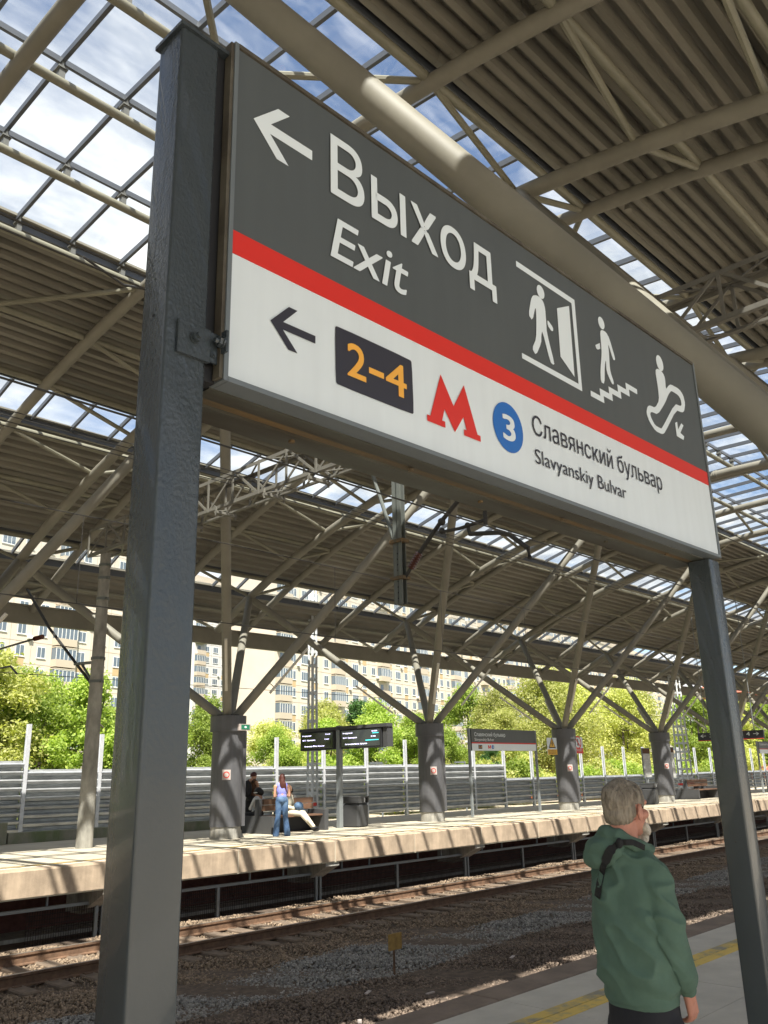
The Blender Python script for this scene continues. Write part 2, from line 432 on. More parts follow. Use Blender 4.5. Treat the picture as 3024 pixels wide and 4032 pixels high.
    def sphere(s, c, r, mi=0, nu=10, nv=7):
        c = Vector(c); r = (r, r, r) if isinstance(r, (int, float)) else r
        v = [(c.x, c.y, c.z - r[2])]
        for j in range(1, nv):
            ph = -math.pi / 2 + math.pi * j / nv
            for i in range(nu):
                t = 2 * math.pi * i / nu
                v.append((c.x + r[0] * math.cos(ph) * math.cos(t), c.y + r[1] * math.cos(ph) * math.sin(t), c.z + r[2] * math.sin(ph)))
        v.append((c.x, c.y, c.z + r[2])); f = []
        for i in range(nu):
            f.append((0, 1 + (i + 1) % nu, 1 + i))
            f.append((len(v) - 1, len(v) - 1 - nu + i, len(v) - 1 - nu + (i + 1) % nu))
            for j in range(nv - 2):
                a = 1 + j * nu
                f.append((a + i, a + (i + 1) % nu, a + nu + (i + 1) % nu, a + nu + i))
        s.add(v, f, mi)

    def mesh(s, name, mats, smooth=False, org=(0, 0, 0), recalc=True):
        me = bpy.data.meshes.new(name); ox, oy, oz = org
        me.from_pydata([(x - ox, y - oy, z - oz) for x, y, z in s.v], [], s.f)
        for mm_ in (mats if isinstance(mats, (list, tuple)) else [mats]): me.materials.append(mm_)
        if any(s.mi): me.polygons.foreach_set('material_index', s.mi)
        if recalc:
            bm = bmesh.new(); bm.from_mesh(me); bmesh.ops.recalc_face_normals(bm, faces=bm.faces); bm.to_mesh(me); bm.free()
        if smooth:
            me.polygons.foreach_set('use_smooth', [True] * len(me.polygons))
            try: me.set_sharp_from_angle(angle=R(40))
            except Exception: pass
        me.update()
        return me

    def build(s, name, mats, parent=None, smooth=False, **kw):
        org = ORG[parent.name] if parent is not None else Vector((0, 0, 0))
        me = s.mesh(name, mats, smooth, org)
        o = bpy.data.objects.new(name, me); COL.objects.link(o)
        ORG[o.name] = org
        if parent is not None: o.parent = parent
        return setp(o, **kw)


def place(name, me, parent, loc, rot=(0, 0, 0), **kw):
    """object reusing mesh data, loc in world (parents unrotated)"""
    o = bpy.data.objects.new(name, me); COL.objects.link(o)
    base = ORG[parent.name] if parent is not None else Vector((0, 0, 0))
    o.location = Vector(loc) - base; o.rotation_euler = rot
    if parent is not None: o.parent = parent; ORG[o.name] = base
    return setp(o, **kw)


def copy_tree(o, parent=None, loc=None, rotz=None):
    c = o.copy(); COL.objects.link(c)
    if parent is not None: c.parent = parent
    if loc is not None: c.location = loc
    if rotz is not None: c.rotation_euler.z = rotz
    for ch in list(o.children): copy_tree(ch, c)
    return c


def textmesh(body, bold=0.0, shear=0.0, spacing=1.0):
    """flat lettering; overlapping contours of a glyph are filled apart and set a hair's breadth apart in depth"""
    cu = bpy.data.curves.new('text', 'FONT'); cu.body = body; cu.shear = shear; cu.space_character = spacing
    o = bpy.data.objects.new('text', cu); TMP.link(o)
    dg = TMP.dg()
    c = o.evaluated_get(dg).to_curve(dg); loops = []
    for sp in c.splines:
        bp = [(p.handle_left.copy(), p.co.copy(), p.handle_right.copy()) for p in sp.bezier_points]
        if not bp: bp = [(Vector(p.co[:3]),) * 3 for p in sp.points]
        ar = sum(bp[i][1].x * bp[(i + 1) % len(bp)][1].y - bp[(i + 1) % len(bp)][1].x * bp[i][1].y for i in range(len(bp))) / 2
        loops.append((ar, bp))
    o.evaluated_get(dg).to_curve_clear(); bpy.data.objects.remove(o); bpy.data.curves.remove(cu)
    sgn = 1 if max(loops, key=lambda l: abs(l[0]))[0] > 0 else -1

    def inside(p, bp):
        n = False; q = [b[1] for b in bp]
        for i in range(len(q)):
            a_, b_ = q[i], q[(i + 1) % len(q)]
            if (a_.y > p.y) != (b_.y > p.y) and p.x < (b_.x - a_.x) * (p.y - a_.y) / (b_.y - a_.y) + a_.x: n = not n
        return n
    outer = [[l[1]] for l in loops if l[0] * sgn > 0]; holes = [l[1] for l in loops if l[0] * sgn <= 0]
    for h in holes:
        cand = [g for g in outer if inside(h[0][1], g[0])] or outer
        cand.sort(key=lambda g: max(b[1].x for b in g[0]) - min(b[1].x for b in g[0])); cand[0].append(h)
    vs, fs = [], []
    for gi, g in enumerate(outer):
        cv = bpy.data.curves.new('g', 'CURVE'); cv.dimensions = '2D'; cv.fill_mode = 'BOTH'; cv.resolution_u = 5
        for bp in g:
            sp = cv.splines.new('BEZIER'); sp.bezier_points.add(len(bp) - 1); sp.use_cyclic_u = True
            for p, (hl, co, hr) in zip(sp.bezier_points, bp):
                p.handle_left_type = p.handle_right_type = 'FREE'; p.co = co; p.handle_left = hl; p.handle_right = hr
        og = bpy.data.objects.new('g', cv); TMP.link(og); dg = TMP.dg()
        me = bpy.data.meshes.new_from_object(og.evaluated_get(dg)); k = len(vs)
        for ci, (ox, oy) in enumerate([(0, 0)] + ([(bold, bold), (-bold, bold), (bold, -bold), (-bold, -bold)] if bold else [])):
            k = len(vs)
            vs += [(v.co.x + ox, v.co.y + oy, (gi % 3) + ci * 3.0) for v in me.vertices]; fs += [tuple(i + k for i in p.vertices) for p in me.polygons]
        bpy.data.objects.remove(og); bpy.data.curves.remove(cv); bpy.data.meshes.remove(me)
    me = bpy.data.meshes.new('lettering'); me.from_pydata(vs, [], fs); me.update()
    return me


def text(name, body, x0, x1, base, cap, y, mt, parent, bold=0.0, shear=0.0, ref='H', axis='x', xpl=0.0, spacing=1.0, flip=1, **kw):
    """flat lettering in a vertical plane, fitted between x0 and x1, capital height cap above base"""
    me = textmesh(body, bold, shear, spacing); rf = textmesh(ref, bold)
    xs = np.array([v.co[:2] for v in me.vertices]); hs = np.array([v.co[:2] for v in rf.vertices])
    h = hs[:, 1].max() - hs[:, 1].min(); b0 = hs[:, 1].min(); sx = (x1 - x0) / (xs[:, 0].max() - xs[:, 0].min()); sy = cap / h
    xm = xs[:, 0].min()
    org = ORG[parent.name] if parent is not None else Vector((0, 0, 0))
    for v in me.vertices:
        a = x0 + (v.co.x - xm) * sx; zz = base + (v.co.y - b0) * sy
        lay = v.co.z * .00006
        if axis == 'x': v.co = Vector((a, y - lay, zz)) - org
        else: v.co = Vector((xpl - lay, a, zz)) - org
    bpy.data.meshes.remove(rf)
    me.materials.clear(); me.materials.append(mt)
    o = bpy.data.objects.new(name, me); COL.objects.link(o)
    if parent is not None: o.parent = parent; ORG[o.name] = org
    return setp(o, **kw)

# ================================================================== SETTING
YC, ZC, RR = 10.35, -23.1, 34.1
NEARE, FARE, FZ, GZ = 4.86, 16.4, 0.18, -1.22


def zr(y, d=0.0):
    return ZC + math.sqrt((RR + d) ** 2 - (y - YC) ** 2)


def slope(y, d=0.0):
    return math.atan2(-(y - YC), math.sqrt((RR + d) ** 2 - (y - YC) ** 2))


b = MB(); b.box(-900, 900, 62, 1500, -2.2, -0.45); b.build('far_ground', GRASS, kind='structure')
b = MB(); b.box(-900, 900, 24.55, 62, -2.2, -0.452); b.build('verge_ground', GROUND, kind='structure')
b = MB(); b.box(-900, 900, -900, -7.0, -2.2, -0.3); b.build('near_ground', GROUND, kind='structure')
b = MB(); b.box(-300, 400, NEARE - 0.5, FARE + 1.2, -2.4, GZ); b.build('ballast_bed', DIRT, kind='structure')

# near platform with its slabs
b = MB(); b.box(-160, 160, -7.0, NEARE - 0.32, -2.3, -0.06)
NP = b.build('near_platform', PAVE_N, kind='structure')
b = MB(); b.box(0, 1.494, 0, 1.394, -0.055, 0.0); slab = b.mesh('paving_slab', PAVE_N)
for i in range(0, 14):
    for j in range(4):
        y = NEARE - 0.325 - 1.4 * (j + 1)
        place('paving_slab', slab, NP, (i * 1.5, y, random.uniform(-0.002, 0.001)))
b = MB(); b.box(-160, 0, -6.9, NEARE - 0.33, -0.058, -0.003); b.box(21, 160, -6.9, NEARE - 0.33, -0.058, -0.003)
b.box(0, 21, -6.9, NEARE - 0.325 - 5.61, -0.058, -0.003); b.build('paving_field', PAVE_N, NP)
b = MB(); b.bbox(0, 2.99, NEARE - 0.32, NEARE, -0.34, 0.004, 0.012); es = b.mesh('edge_slab', EDGE_N)
for i in range(-8, 30): place('edge_slab', es, NP, (i * 3.0, 0, 0))
b = MB(); b.box(-10, 90, 3.99, 4.10, 0.0, 0.006); b.build('yellow_line', YEL2, NP)
b = MB(); b.box(-10, 90, 3.87, 3.975, 0.0, 0.006); b.build('yellow_line', YEL, NP)

# far platform
b = MB()
prof = [(FARE + 0.02, FZ - 0.5), (FARE + 0.02, FZ - 0.012), (22.0, FZ - 0.012), (24.5, 0.14), (24.5, -0.4), (FARE + 2.6, -0.4), (FARE + 2.4, FZ - 0.5)]
for X0, X1 in ((-160, 150),):
    n = len(prof); v = [(X0, y, z) for y, z in prof] + [(X1, y, z) for y, z in prof]
    b.add(v, [tuple(range(n)), tuple(range(2 * n - 1, n - 1, -1))] + [(i, n + i, n + (i + 1) % n, (i + 1) % n) for i in range(n)])
FP = b.build('far_platform', PAVE_F, kind='structure')
b = MB(); b.bbox(0, 1.992, FARE + 0.46, FARE + 2.44, -0.1, FZ, 0.006); fs = b.mesh('paving_slab', PAVE_F)
b = MB(); b.bbox(0, 1.992, FARE + 2.45, FARE + 4.94, -0.1, FZ, 0.006); fs2 = b.mesh('paving_slab', PAVE_F)
for i in range(0, 24):
    place('paving_slab', fs, FP, (4 + i * 2.0, 0, random.uniform(-0.002, 0.001)))
    place('paving_slab', fs2, FP, (4 + i * 2.0, 0, random.uniform(-0.002, 0.001)))
b = MB(); b.bbox(0, 2.925, FARE, FARE + 0.45, FZ - 0.47, FZ + 0.006, 0.03); fe = b.mesh('fascia_slab', FASC)
for i in range(-5, 32): place('fascia_slab', fe, FP, (0.7 + i * 2.933, random.uniform(-0.006, 0.006), 0))
b = MB(); b.box(-10, 140, FARE + 0.62, FARE + 0.76, FZ, FZ + 0.007); b.build('yellow_line', YEL_F, FP)
b = MB(); b.box(-10, 140, FARE + 0.40, FARE + 0.52, FZ + 0.004, FZ + 0.010); b.build('white_line', WHT_F, FP)
# cantilever brackets and brick wall beneath
b = MB()
pr = [(FARE + 0.05, FZ - 0.47), (FARE + 0.05, FZ - 0.58), (FARE + 0.9, FZ - 1.0), (FARE + 1.5, FZ - 1.0), (FARE + 1.5, FZ - 0.47)]
v = [(-0.22, y, z) for y, z in pr] + [(0.22, y, z) for y, z in pr]; n = 5
b.add(v, [tuple(range(n)), tuple(range(9, 4, -1))] + [(i, n + i, n + (i + 1) % n, (i + 1) % n) for i in range(n)])
brm = b.mesh('platform_bracket', CONC)
for k in range(-2, 14): place('platform_bracket', brm, FP, (15.3 + 5.866 * k, 0, 0))
b = MB(); b.box(-160, 150, FARE + 2.4, FARE + 2.7, -2.2, FZ - 0.4); b.build('brick_wall', BRICKM, FP)
b = MB(); b.box(-30, 150, FARE + 1.55, FARE + 2.4, -2.2, GZ + 0.02); b.build('footing', CONC, FP)

# screen under the far platform
SC = thing('underplatform_screen', 'low mesh screen in grey frames under the far platform edge', 'screen', (0, 17.0, GZ))
SY = 17.02
for k in range(-3, 26):
    x = 12.33 + 2.93 * k
    b = MB(); b.box(x - 0.035, x + 0.035, SY - 0.04, SY + 0.04, GZ - 0.2, -0.58); b.build('post', MESHM, SC)
    if k % 2 == 1:
        b = MB(); b.box(x + 0.1, x + 0.16, SY - 0.04, SY + 0.04, GZ - 0.2, -0.58); b.build('post', MESHM, SC)
    if k < 10:
        for dxx in (0.9, 1.9):
            b = MB(); b.box(x + dxx, x + dxx + 0.035, SY + 0.02, SY + 0.06, -0.6, -0.25); b.build('hanger_rod', MESHM, SC)
b = MB(); b.box(-20, 90, SY - 0.05, SY + 0.03, -0.62, -0.56); b.build('top_rail', MESHM, SC)
b = MB()
for k in range(0, 700):
    x = 8.0 + k * 0.05
    b.box(x, x + 0.006, SY - 0.006, SY + 0.006, GZ - 0.1, -0.6)
for k in range(8):
    z = GZ + k * 0.085
    b.box(8, 60, SY - 0.004, SY + 0.008, z, z + 0.012)
b.build('wire_mesh', WIREM, SC, kind='stuff')

# tracks
def rail_profile(y, zt):
    p = [(-.036, 0), (.036, 0), (.036, -.035), (.011, -.055), (.011, -.150), (.07, -.165), (.07, -.18), (-.07, -.18), (-.07, -.165), (-.011, -.150), (-.011, -.055), (-.036, -.035)]
    return [(y + a, zt + c) for a, c in p]


slb = MB(); slb.bbox(-0.13, 0.13, -1.35, 1.35, -0.1, 0.075, 0.02); slm = slb.mesh('sleeper', SLEEP)
clipb = MB(); clipb.box(-0.05, 0.05, -0.12, -0.05, 0, 0.04); clipb.box(-0.05, 0.05, 0.05, 0.12, 0, 0.04)
for nm, ys, zt, lab in (('railway_track', (13.74, 15.27), -1.0, 'rusty railway track running along the foot of the far platform'),
                        ('railway_track', (5.85, 7.38), -1.02, 'railway track tucked under the near platform edge')):
    T = thing(nm, lab, 'railway track', (0, sum(ys) / 2, GZ))
    for y in ys:
        pr = rail_profile(y, zt); n = len(pr); b = MB()
        v = [(-60, a, c) for a, c in pr] + [(170, a, c) for a, c in pr]
        b.add(v, [tuple(range(n)), tuple(range(2 * n - 1, n - 1, -1))], 0)
        b.add(v, [(i, n + i, n + (i + 1) % n, (i + 1) % n) for i in range(1, n)], 0)
        b.add(v, [(0, n, n + 1, 1)], 1)
        b.build('rail', [RAILS, RAILT], T)
    for k in range(0, 100):
        place('sleeper', slm, T, (3 + k * 0.56, sum(ys) / 2, zt - 0.235))
    b = MB()
    for k in range(0, 100):
        for y in ys:
            b.box(3 + k * 0.56 - .06, 3 + k * 0.56 + .06, y - .13, y + .13, zt - .18, zt - .15)
    b.build('rail_fastening', RAILS, T, kind='stuff')

# ballast stones, real geometry
def stones(name, mt, n, xr, yr, zf, smin, smax, label, mask=None):
    x = xr[0] + (xr[1] - xr[0]) * rng.random(n) ** 1.35; y = rng.uniform(*yr, n)
    if mask is not None:
        k = mask(x, y); x = x[k]; y = y[k]; n = len(x)
    s = rng.uniform(smin, smax, n) * (1 + 0.6 * (rng.random(n) ** 6))
    base = np.array([(1, 0, 0), (-1, 0, 0), (0, 1, 0), (0, -1, 0), (0, 0, 1), (0, 0, -1)], float)
    fac = np.array([(0, 2, 4), (2, 1, 4), (1, 3, 4), (3, 0, 4), (2, 0, 5), (1, 2, 5), (3, 1, 5), (0, 3, 5)])
    q = rng.normal(size=(n, 4)); q /= np.linalg.norm(q, axis=1)[:, None]
    w, a, b_, c = q.T
    Rm = np.stack([1 - 2 * (b_ ** 2 + c ** 2), 2 * (a * b_ - c * w), 2 * (a * c + b_ * w), 2 * (a * b_ + c * w), 1 - 2 * (a ** 2 + c ** 2), 2 * (b_ * c - a * w),
                   2 * (a * c - b_ * w), 2 * (b_ * c + a * w), 1 - 2 * (a ** 2 + b_ ** 2)], 1).reshape(n, 3, 3)
    sc = rng.uniform(0.55, 1.15, (n, 6, 1))
    P = base[None] * sc * s[:, None, None]
    P = np.einsum('nij,nkj->nki', Rm, P)
    P[:, :, 0] += x[:, None]; P[:, :, 1] += y[:, None]; P[:, :, 2] += (zf(x, y) + s * 0.25)[:, None]
    me = bpy.data.meshes.new(name)
    me.vertices.add(n * 6); me.vertices.foreach_set('co', P.reshape(-1))
    F = (fac[None] + (np.arange(n) * 6)[:, None, None]).reshape(-1)
    me.loops.add(len(F)); me.loops.foreach_set('vertex_index', F.astype(np.int32))
    me.polygons.add(n * 8); me.polygons.foreach_set('loop_start', np.arange(0, len(F), 3, dtype=np.int32))
    me.update(); me.validate(); me.materials.append(mt)
    o = bpy.data.objects.new(name, me); COL.objects.link(o)
    return setp(o, label, 'gravel', kind='stuff')


def gz(x, y):
    return GZ + 0.03 * np.sin(x * 1.3) * np.cos(y * 1.1) + 0.015 * np.sin(x * 4.1 + y * 3)


def gz2(x, y):          # shoulder rises to the track bed
    return gz(x, y) + np.clip((y - 11.4) / 1.6, 0, 1) * 0.008


edge = lambda x, y: (y < 11.75 + 0.25 * np.sin(x * 0.7)) & (y > 10.05 + 0.2 * np.sin(x * 0.9 + 1))
stones('brown_ballast', STONE_B, 82000, (3, 48), (7.8, 10.4), gz, 0.013, 0.030, 'dark brown stained gravel between the tracks', lambda x, y: y < 10.05 + 0.2 * np.sin(x * 0.9 + 1) + 0.1)
stones('grey_ballast', STONE_G, 70000, (3.4, 60), (9.8, 12.1), gz, 0.015, 0.033, 'band of clean grey gravel beside the far track', edge)
stones('rusty_ballast', STONE_R, 110000, (4, 60), (11.5, 16.8), gz2, 0.015, 0.032, 'rusty gravel packed round the far rails', lambda x, y: y > 11.6 + 0.25 * np.sin(x * 0.7))
b = MB()
for x, y, a in ((9.3, 9.3, .3), (9.8, 8.6, -.4), (8.2, 8.35, .8), (12.4, 9.1, .2)):
    b.bar((x - .06 * math.cos(a), y - .06 * math.sin(a), GZ + .06), (x + .06 * math.cos(a), y + .06 * math.sin(a), GZ + .075), .05, .012)
b.build('paper_litter', STK, label='scraps of white paper litter on the brown gravel', cat='litter', kind='stuff')

# small yellow square marker on a stick
MK = thing('track_marker', 'small dirty yellow square marker on a thin stake in the gravel', 'marker', (10.43, 9.9, GZ))
b = MB(); b.box(10.35, 10.64, 9.885, 9.90, -0.86, -0.63); b.build('plate', mat('dirty yellow plate', (0.34, 0.21, 0.06), 0.8, var=.25, vscale=9), MK)
b = MB(); b.box(10.47, 10.50, 9.90, 9.92, GZ - .1, -0.7); b.build('stake', RAILS, MK)

# ================================================================== CANOPY
CAN = thing('station_canopy', 'wide arched canopy of beige steel tubes, corrugated sheets and glass strips over the tracks', 'canopy', (10.35, YC, 0))
XA, XB = -9.06, 112.0
THIN = [12.05 + 4.2225 * k for k in range(-5, 24)]
THICK = [10.28 + 8.445 * k for k in range(-2, 13)]
mir = lambda y: 2 * YC - y
EAVE = 27.25


def arc_pts(ya, yb, d, step=0.9):
    n = max(2, int(abs(yb - ya) / step)); return [(ya + (yb - ya) * i / n, zr(ya + (yb - ya) * i / n, d)) for i in range(n + 1)]


# shared rib meshes
b = MB(); b.path([(0, y, z) for y, z in arc_pts(mir(EAVE), EAVE, 0.50, 0.9)], 0.125, 12); thinm = b.mesh('thin_rib', BEIGE, True)
for x in THIN: place('cross_rib', thinm, CAN, (x, 0, 0))
b = MB(); b.path([(0, y, z) for y, z in arc_pts(mir(26.4), 26.4, 0.0, 0.9)], 0.135, 14); thickm = b.mesh('thick_rib', BEIGE, True)
for x in THICK: place('main_rib', thickm, CAN, (x, 0, 0))
for yr_ in (18.95, 2.0, 10.4):
    d_ = Vector((0, math.cos(slope(yr_)), math.sin(slope(yr_)))); p_ = Vector((0, yr_, zr(yr_)))
    b = MB(); b.tube(p_ - d_ * .05, p_ - d_ * .02, .150, n=16); b.tube(p_ + d_ * .02, p_ + d_ * .05, .150, n=16); spl = b.mesh('splice_flange', BEIGE, True)
    for x in THICK[1:9]: place('splice_flange', spl, CAN, (x, 0, 0))

PUR = [YC - 0.05, 12.2, 14.05, 16.25, 18.2, 20.1, 22.02, 24.25, 26.2]
PURL = [-5.5, -3.55, -1.4, 0.45, 2.3, 4.15, 6.27, 8.42] + PUR
for y in PURL:
    b = MB(); b.tube((XA, y, zr(y, .55)), (XB, y, zr(y, .55)), 0.075, n=10); b.build('purlin', BEIGE_D, CAN, True)
# short braces from the purlin joints down to the main ribs
bm_cache = {}
for x in THICK[:-1]:
    for y in PURL:
        if abs(y - YC) < 0.6 or y < -3: continue
        if x > 62 and (y < 4): continue
        b = MB(); b.tube((x - 2.45, y, zr(y, .52)), (x, y + 0.25, zr(y + 0.25, 0.05)), 0.055, n=8); b.build('brace', BEIGE_D, CAN, True)
        b = MB(); b.tube((x, y + 0.25, zr(y + 0.25, 0.05)), (x + 1.77, y, zr(y, .52)), 0.055, n=8); b.build('brace', BEIGE_D, CAN, True)
# flat V braces in the bays without a main rib
for i, x in enumerate(THIN[:-6]):
    has = any(x < t < x + 4.2 for t in THICK)
    if has: continue
    for ya, yb in ((14.05, 16.25), (6.27, 8.42)):
        b = MB(); b.tube((x, ya, zr(ya, .53)), (x + 2.1, yb, zr(yb, .53)), 0.055, n=8); b.build('brace', BEIGE_D, CAN, True)
        b = MB(); b.tube((x + 2.1, yb, zr(yb, .53)), (x + 4.22, ya, zr(ya, .53)), 0.055, n=8); b.build('brace', BEIGE_D, CAN, True)

# corrugated sheets
BANDS = [(14.2, 18.75), (20.2, 24.6), (25.7, EAVE)]
BANDS += [(1.5, 6.38), (mir(24.6), mir(20.2)), (mir(EAVE), mir(25.7))]


def sheet_mesh(ya, yb):
    pitch = 0.29; n = int(round((yb - ya) / pitch)); pitch = (yb - ya) / n; pr = []
    for k in range(n):
        y = ya + k * pitch
        for f, dd in ((0, 0.0), (0.40, 0.0), (0.50, 0.17), (0.90, 0.17)):
            yy = y + f * pitch; pr.append((yy, zr(yy, 0.80 + dd)))
    pr.append((yb, zr(yb, .80)))
    m_ = len(pr); b = MB(); L_ = 4.2185
    v = [(0, y, z) for y, z in pr] + [(L_, y, z) for y, z in pr]
    b.add(v, [(i, m_ + i, m_ + i + 1, i + 1) for i in range(m_ - 1)], 0)
    tp = [(y, zr(y, 1.06)) for y in [ya, ya + (yb - ya) / 3, ya + 2 * (yb - ya) / 3, yb]]
    v = [(0, y, z) for y, z in tp] + [(L_, y, z) for y, z in tp]
    b.add(v, [(i, i + 1, 5 + i, 4 + i) for i in range(3)], 1)
    return b.mesh('roof_sheet', [DECK, ROOFTOP], recalc=False)


for ya, yb in BANDS:
    sm = sheet_mesh(ya, yb)
    for x in THIN[:-1]: place('roof_sheet', sm, CAN, (x + 0.002, 0, 0))
for ya, yb in BANDS:
    pts = arc_pts(ya, yb, .8, .29); b = MB(); m_ = len(pts)
    v = [(-160, y, z) for y, z in pts] + [(THIN[0], y, z) for y, z in pts]
    b.add(v, [(i, m_ + i, m_ + i + 1, i + 1) for i in range(m_ - 1)]); b.build('roof_sheet', DECK, CAN)
# dark flashings that close the sheet edges along the glass, and pale sill angle
for y in (14.2, 20.2, 25.7, 1.5, mir(24.6), 18.75, 24.6, 6.38, mir(20.2), mir(25.7)):
    sgn = 1 if y in (14.2, 20.2, 25.7, 1.5, mir(24.6)) else -1
    b = MB(); b.bar((XA, y + sgn * 0.03, zr(y, .93)), (XB, y + sgn * 0.03, zr(y, .93)), 0.05, 0.27); b.build('flashing', BARM, CAN)
    if sgn == 1:
        b = MB(); b.bar((XA, y - sgn * 0.06, zr(y, 1.0)), (XB, y - sgn * 0.06, zr(y, 1.0)), 0.09, 0.05); b.build('sill_angle', BEIGE, CAN)
# glazing
ROWS1 = [6.38, 8.33, 10.33, 12.28, 14.2]
GL = [(ROWS1[i], ROWS1[i + 1]) for i in range(4)] + [(18.75, 20.2), (24.6, 25.7), (mir(20.2), 1.5), (mir(25.7), mir(24.6))]
MUL = [4.18 + 1.05563 * k for k in range(-12, 102)]
for gi, (ya, yb) in enumerate(GL):
    za, zb = zr(ya, 1.02), zr(yb, 1.02); Lp = math.hypot(yb - ya, zb - za); an = math.atan2(zb - za, yb - ya)
    b = MB(); b.box(0.004, 1.0515, 0.01, Lp - 0.01, -0.006, 0.006); pm = b.mesh('glass_pane', GLASS)
    rest = MB()
    lim = {0: 44, 1: 44, 2: 44, 3: 44, 4: 44, 5: 40, 6: 22, 7: 0}[gi]
    for k, x in enumerate(MUL[:-1]):
        if 8 <= k < 8 + lim: place('glass_pane', pm, CAN, (x, ya, za), (an, 0, 0))
        elif k < 8 or x < 80:
            c_, s_ = math.cos(an), math.sin(an)
            rest.add([(x + .004, ya, za), (x + 1.05, ya, za), (x + 1.05, yb, zb), (x + .004, yb, zb)], [(0, 1, 2, 3)])
    rest.build('glass_panes', GLASS, CAN, kind='stuff')
for lo, hi, rows in ((ROWS1[0], ROWS1[-1], ROWS1), (18.75, 20.2, None), (24.6, 25.7, None), (mir(20.2), 1.5, None), (mir(25.7), mir(24.6), None)):
    rows = rows or [lo, hi]; b = MB()
    for i in range(len(rows) - 1): b.bar((0, rows[i], zr(rows[i], .95)), (0, rows[i + 1], zr(rows[i + 1], .95)), 0.06, 0.11)
    gm = b.mesh('glazing_bar', BARM)
    for k, x in enumerate(MUL):
        if k < 56 or True: place('glazing_bar', gm, CAN, (x, 0, 0))
for y in ROWS1[1:-1]:
    b = MB(); b.bar((XA, y, zr(y, .955)), (XB, y, zr(y, .955)), 0.055, 0.10); b.build('glazing_rail', BARM, CAN)
# stub brackets between purlins and glazing bars
b = MB(); b.box(-0.045, 0.045, -0.05, 0.05, 0.0, 0.2, 0); b.box(-0.075, 0.075, -0.075, 0.075, 0.16, 0.19, 0); b.box(-0.012, 0.012, -0.07, 0.07, 0.19, 0.36, 0); bk = b.mesh('stub_bracket', BRKT)
for y in (8.42, YC - 0.05, 12.2, 14.05):
    for k, x in enumerate(MUL):
        if x < 0 or x > 30: continue
        place('stub_bracket', bk, CAN, (x, y, zr(y, .60)))
# eave beams
for y in (EAVE + 0.1, mir(EAVE + 0.1)):
    b = MB(); b.box(XA, XB, y - .09, y + .09, zr(y, .15), zr(y, .62)); b.box(XA, XB, y - .16, y + .2, zr(y, .62), zr(y, .68)); b.build('eave_beam', BEIGE, CAN)
# small round smoke sensors hung on a cable below the first rib
for x, y in ((3.15, 9.1), (2.9, 10.2), (3.35, 8.1), (12.6, 5.7)):
    t = thing('cable_weight', 'small round sensor hanging on a thin cable under the glass roof', 'sensor', (x, y, zr(y, .6)), 'small sensors under the glass roof')
    b = MB(); b.tube((x, y, zr(y, .6) - .02), (x, y, zr(y, .6) + .08), .075, .055, 12); b.build('body', BEIGE, t, True)
    b = MB(); b.tube((x, y, zr(y, .6) + .08), (x, y, zr(y, .9)), .006, n=5); b.build('wire', DARKW, t)

# ------------------------------------------------------------------ columns
def colname(x):
    k = int(round((x - 14.49) / 8.445)); return ['the column behind the left sign post', 'the nearest column', 'the second column', 'the third column', 'the fourth column', 'the fifth column', 'the sixth column', 'the seventh column', 'the eighth column', 'the ninth column', 'the tenth column'][k + 1]


def column(x, y, base, label, near=False, group='tree shaped canopy columns'):
    t = thing('canopy_column', label, 'column', (x, y, base), group)
    if not near:
        b = MB(); b.tube((x, y, base), (x, y, base + .42), .40, n=24); b.build('plinth', CONC, t, True)
        b = MB(); b.tube((x, y, base + .30), (x, y, 2.95), .425, n=28)
        b.box(x + .30, x + .41, y - .30, y - .26, base + .30, 2.93)
        b.build('shaft', COLM, t, True)
        b = MB(); b.tube((x, y, 2.92), (x, y, 3.33), .49, n=28); b.build('collar', COLM, t, True)
        b = MB(); b.tube((x, y, 3.33), (x, y, 3.37), .33, n=24); b.build('cap_plate', BLACK, t, True)
    else:
        b = MB(); b.tube((x, y, base), (x, y, 3.3), .425, n=28); b.build('shaft', COLM, t, True)
        b = MB(); b.tube((x, y, 2.92), (x, y, 3.33), .49, n=28); b.build('collar', COLM, t, True)
    in_y = (14.55, 24.45) if not near else (6.5, -3.75)
    for sx in (-1, 1):
        for yn in in_y:
            s = Vector((x + sx * .14, y + .12 * (1 if yn > y else -1), 3.3)); e = Vector((x + sx * 4.22, yn, zr(yn, 0) - .02))
            r_ = .125 if not near else .145
            b = MB(); b.tube(s, e, r_, r_, n=18); b.build('strut', BEIGE, t, True)
            if not near:
                d = (e - s).normalized(); u = Vector((0, 0, -1)); u = (u - d * u.dot(d)).normalized()
                a = s + d * 1.1 + u * .30; c = s + d * 2.7 + u * .30
                l = thing('strip_light', 'thin strip light under the ' + ('left' if sx < 0 else 'right') + (' near' if yn < y else ' far') + ' strut of ' + colname(x), 'light', a, 'strip lights under the column struts')
                b = MB(); b.bar(a, c, .07, .06, up=u); b.build('housing', LAMPW, l)
                b = MB(); b.bar(a + d * .2, a + d * .2 - u * .2, .02, .02); b.bar(c - d * .2, c - d * .2 - u * .2, .02, .02); b.build('clip', DARKW, l)
    return t


LABC = ['grey round column with green exit lamp on its collar, nearest on the far platform', 'grey round column beside the station name board on the far platform',
        'grey round column carrying yellow and red warning plates', 'grey round column standing between two tall poster boards',
        'fifth grey round column along the far platform', 'sixth grey round column along the far platform']
for k in range(-1, 10):
    x = 14.49 + 8.445 * k
    lab = LABC[k] if 0 <= k < 6 else ('round column on the far platform hidden behind the left sign post' if k < 0 else 'distant grey round column far down the platform')
    column(x, 19.75, FZ, lab)
for k in range(-2, 11):
    column(6.06 + 8.445 * k, 1.25, 0.0, 'near platform canopy column whose struts cross overhead', True, 'near side canopy columns')

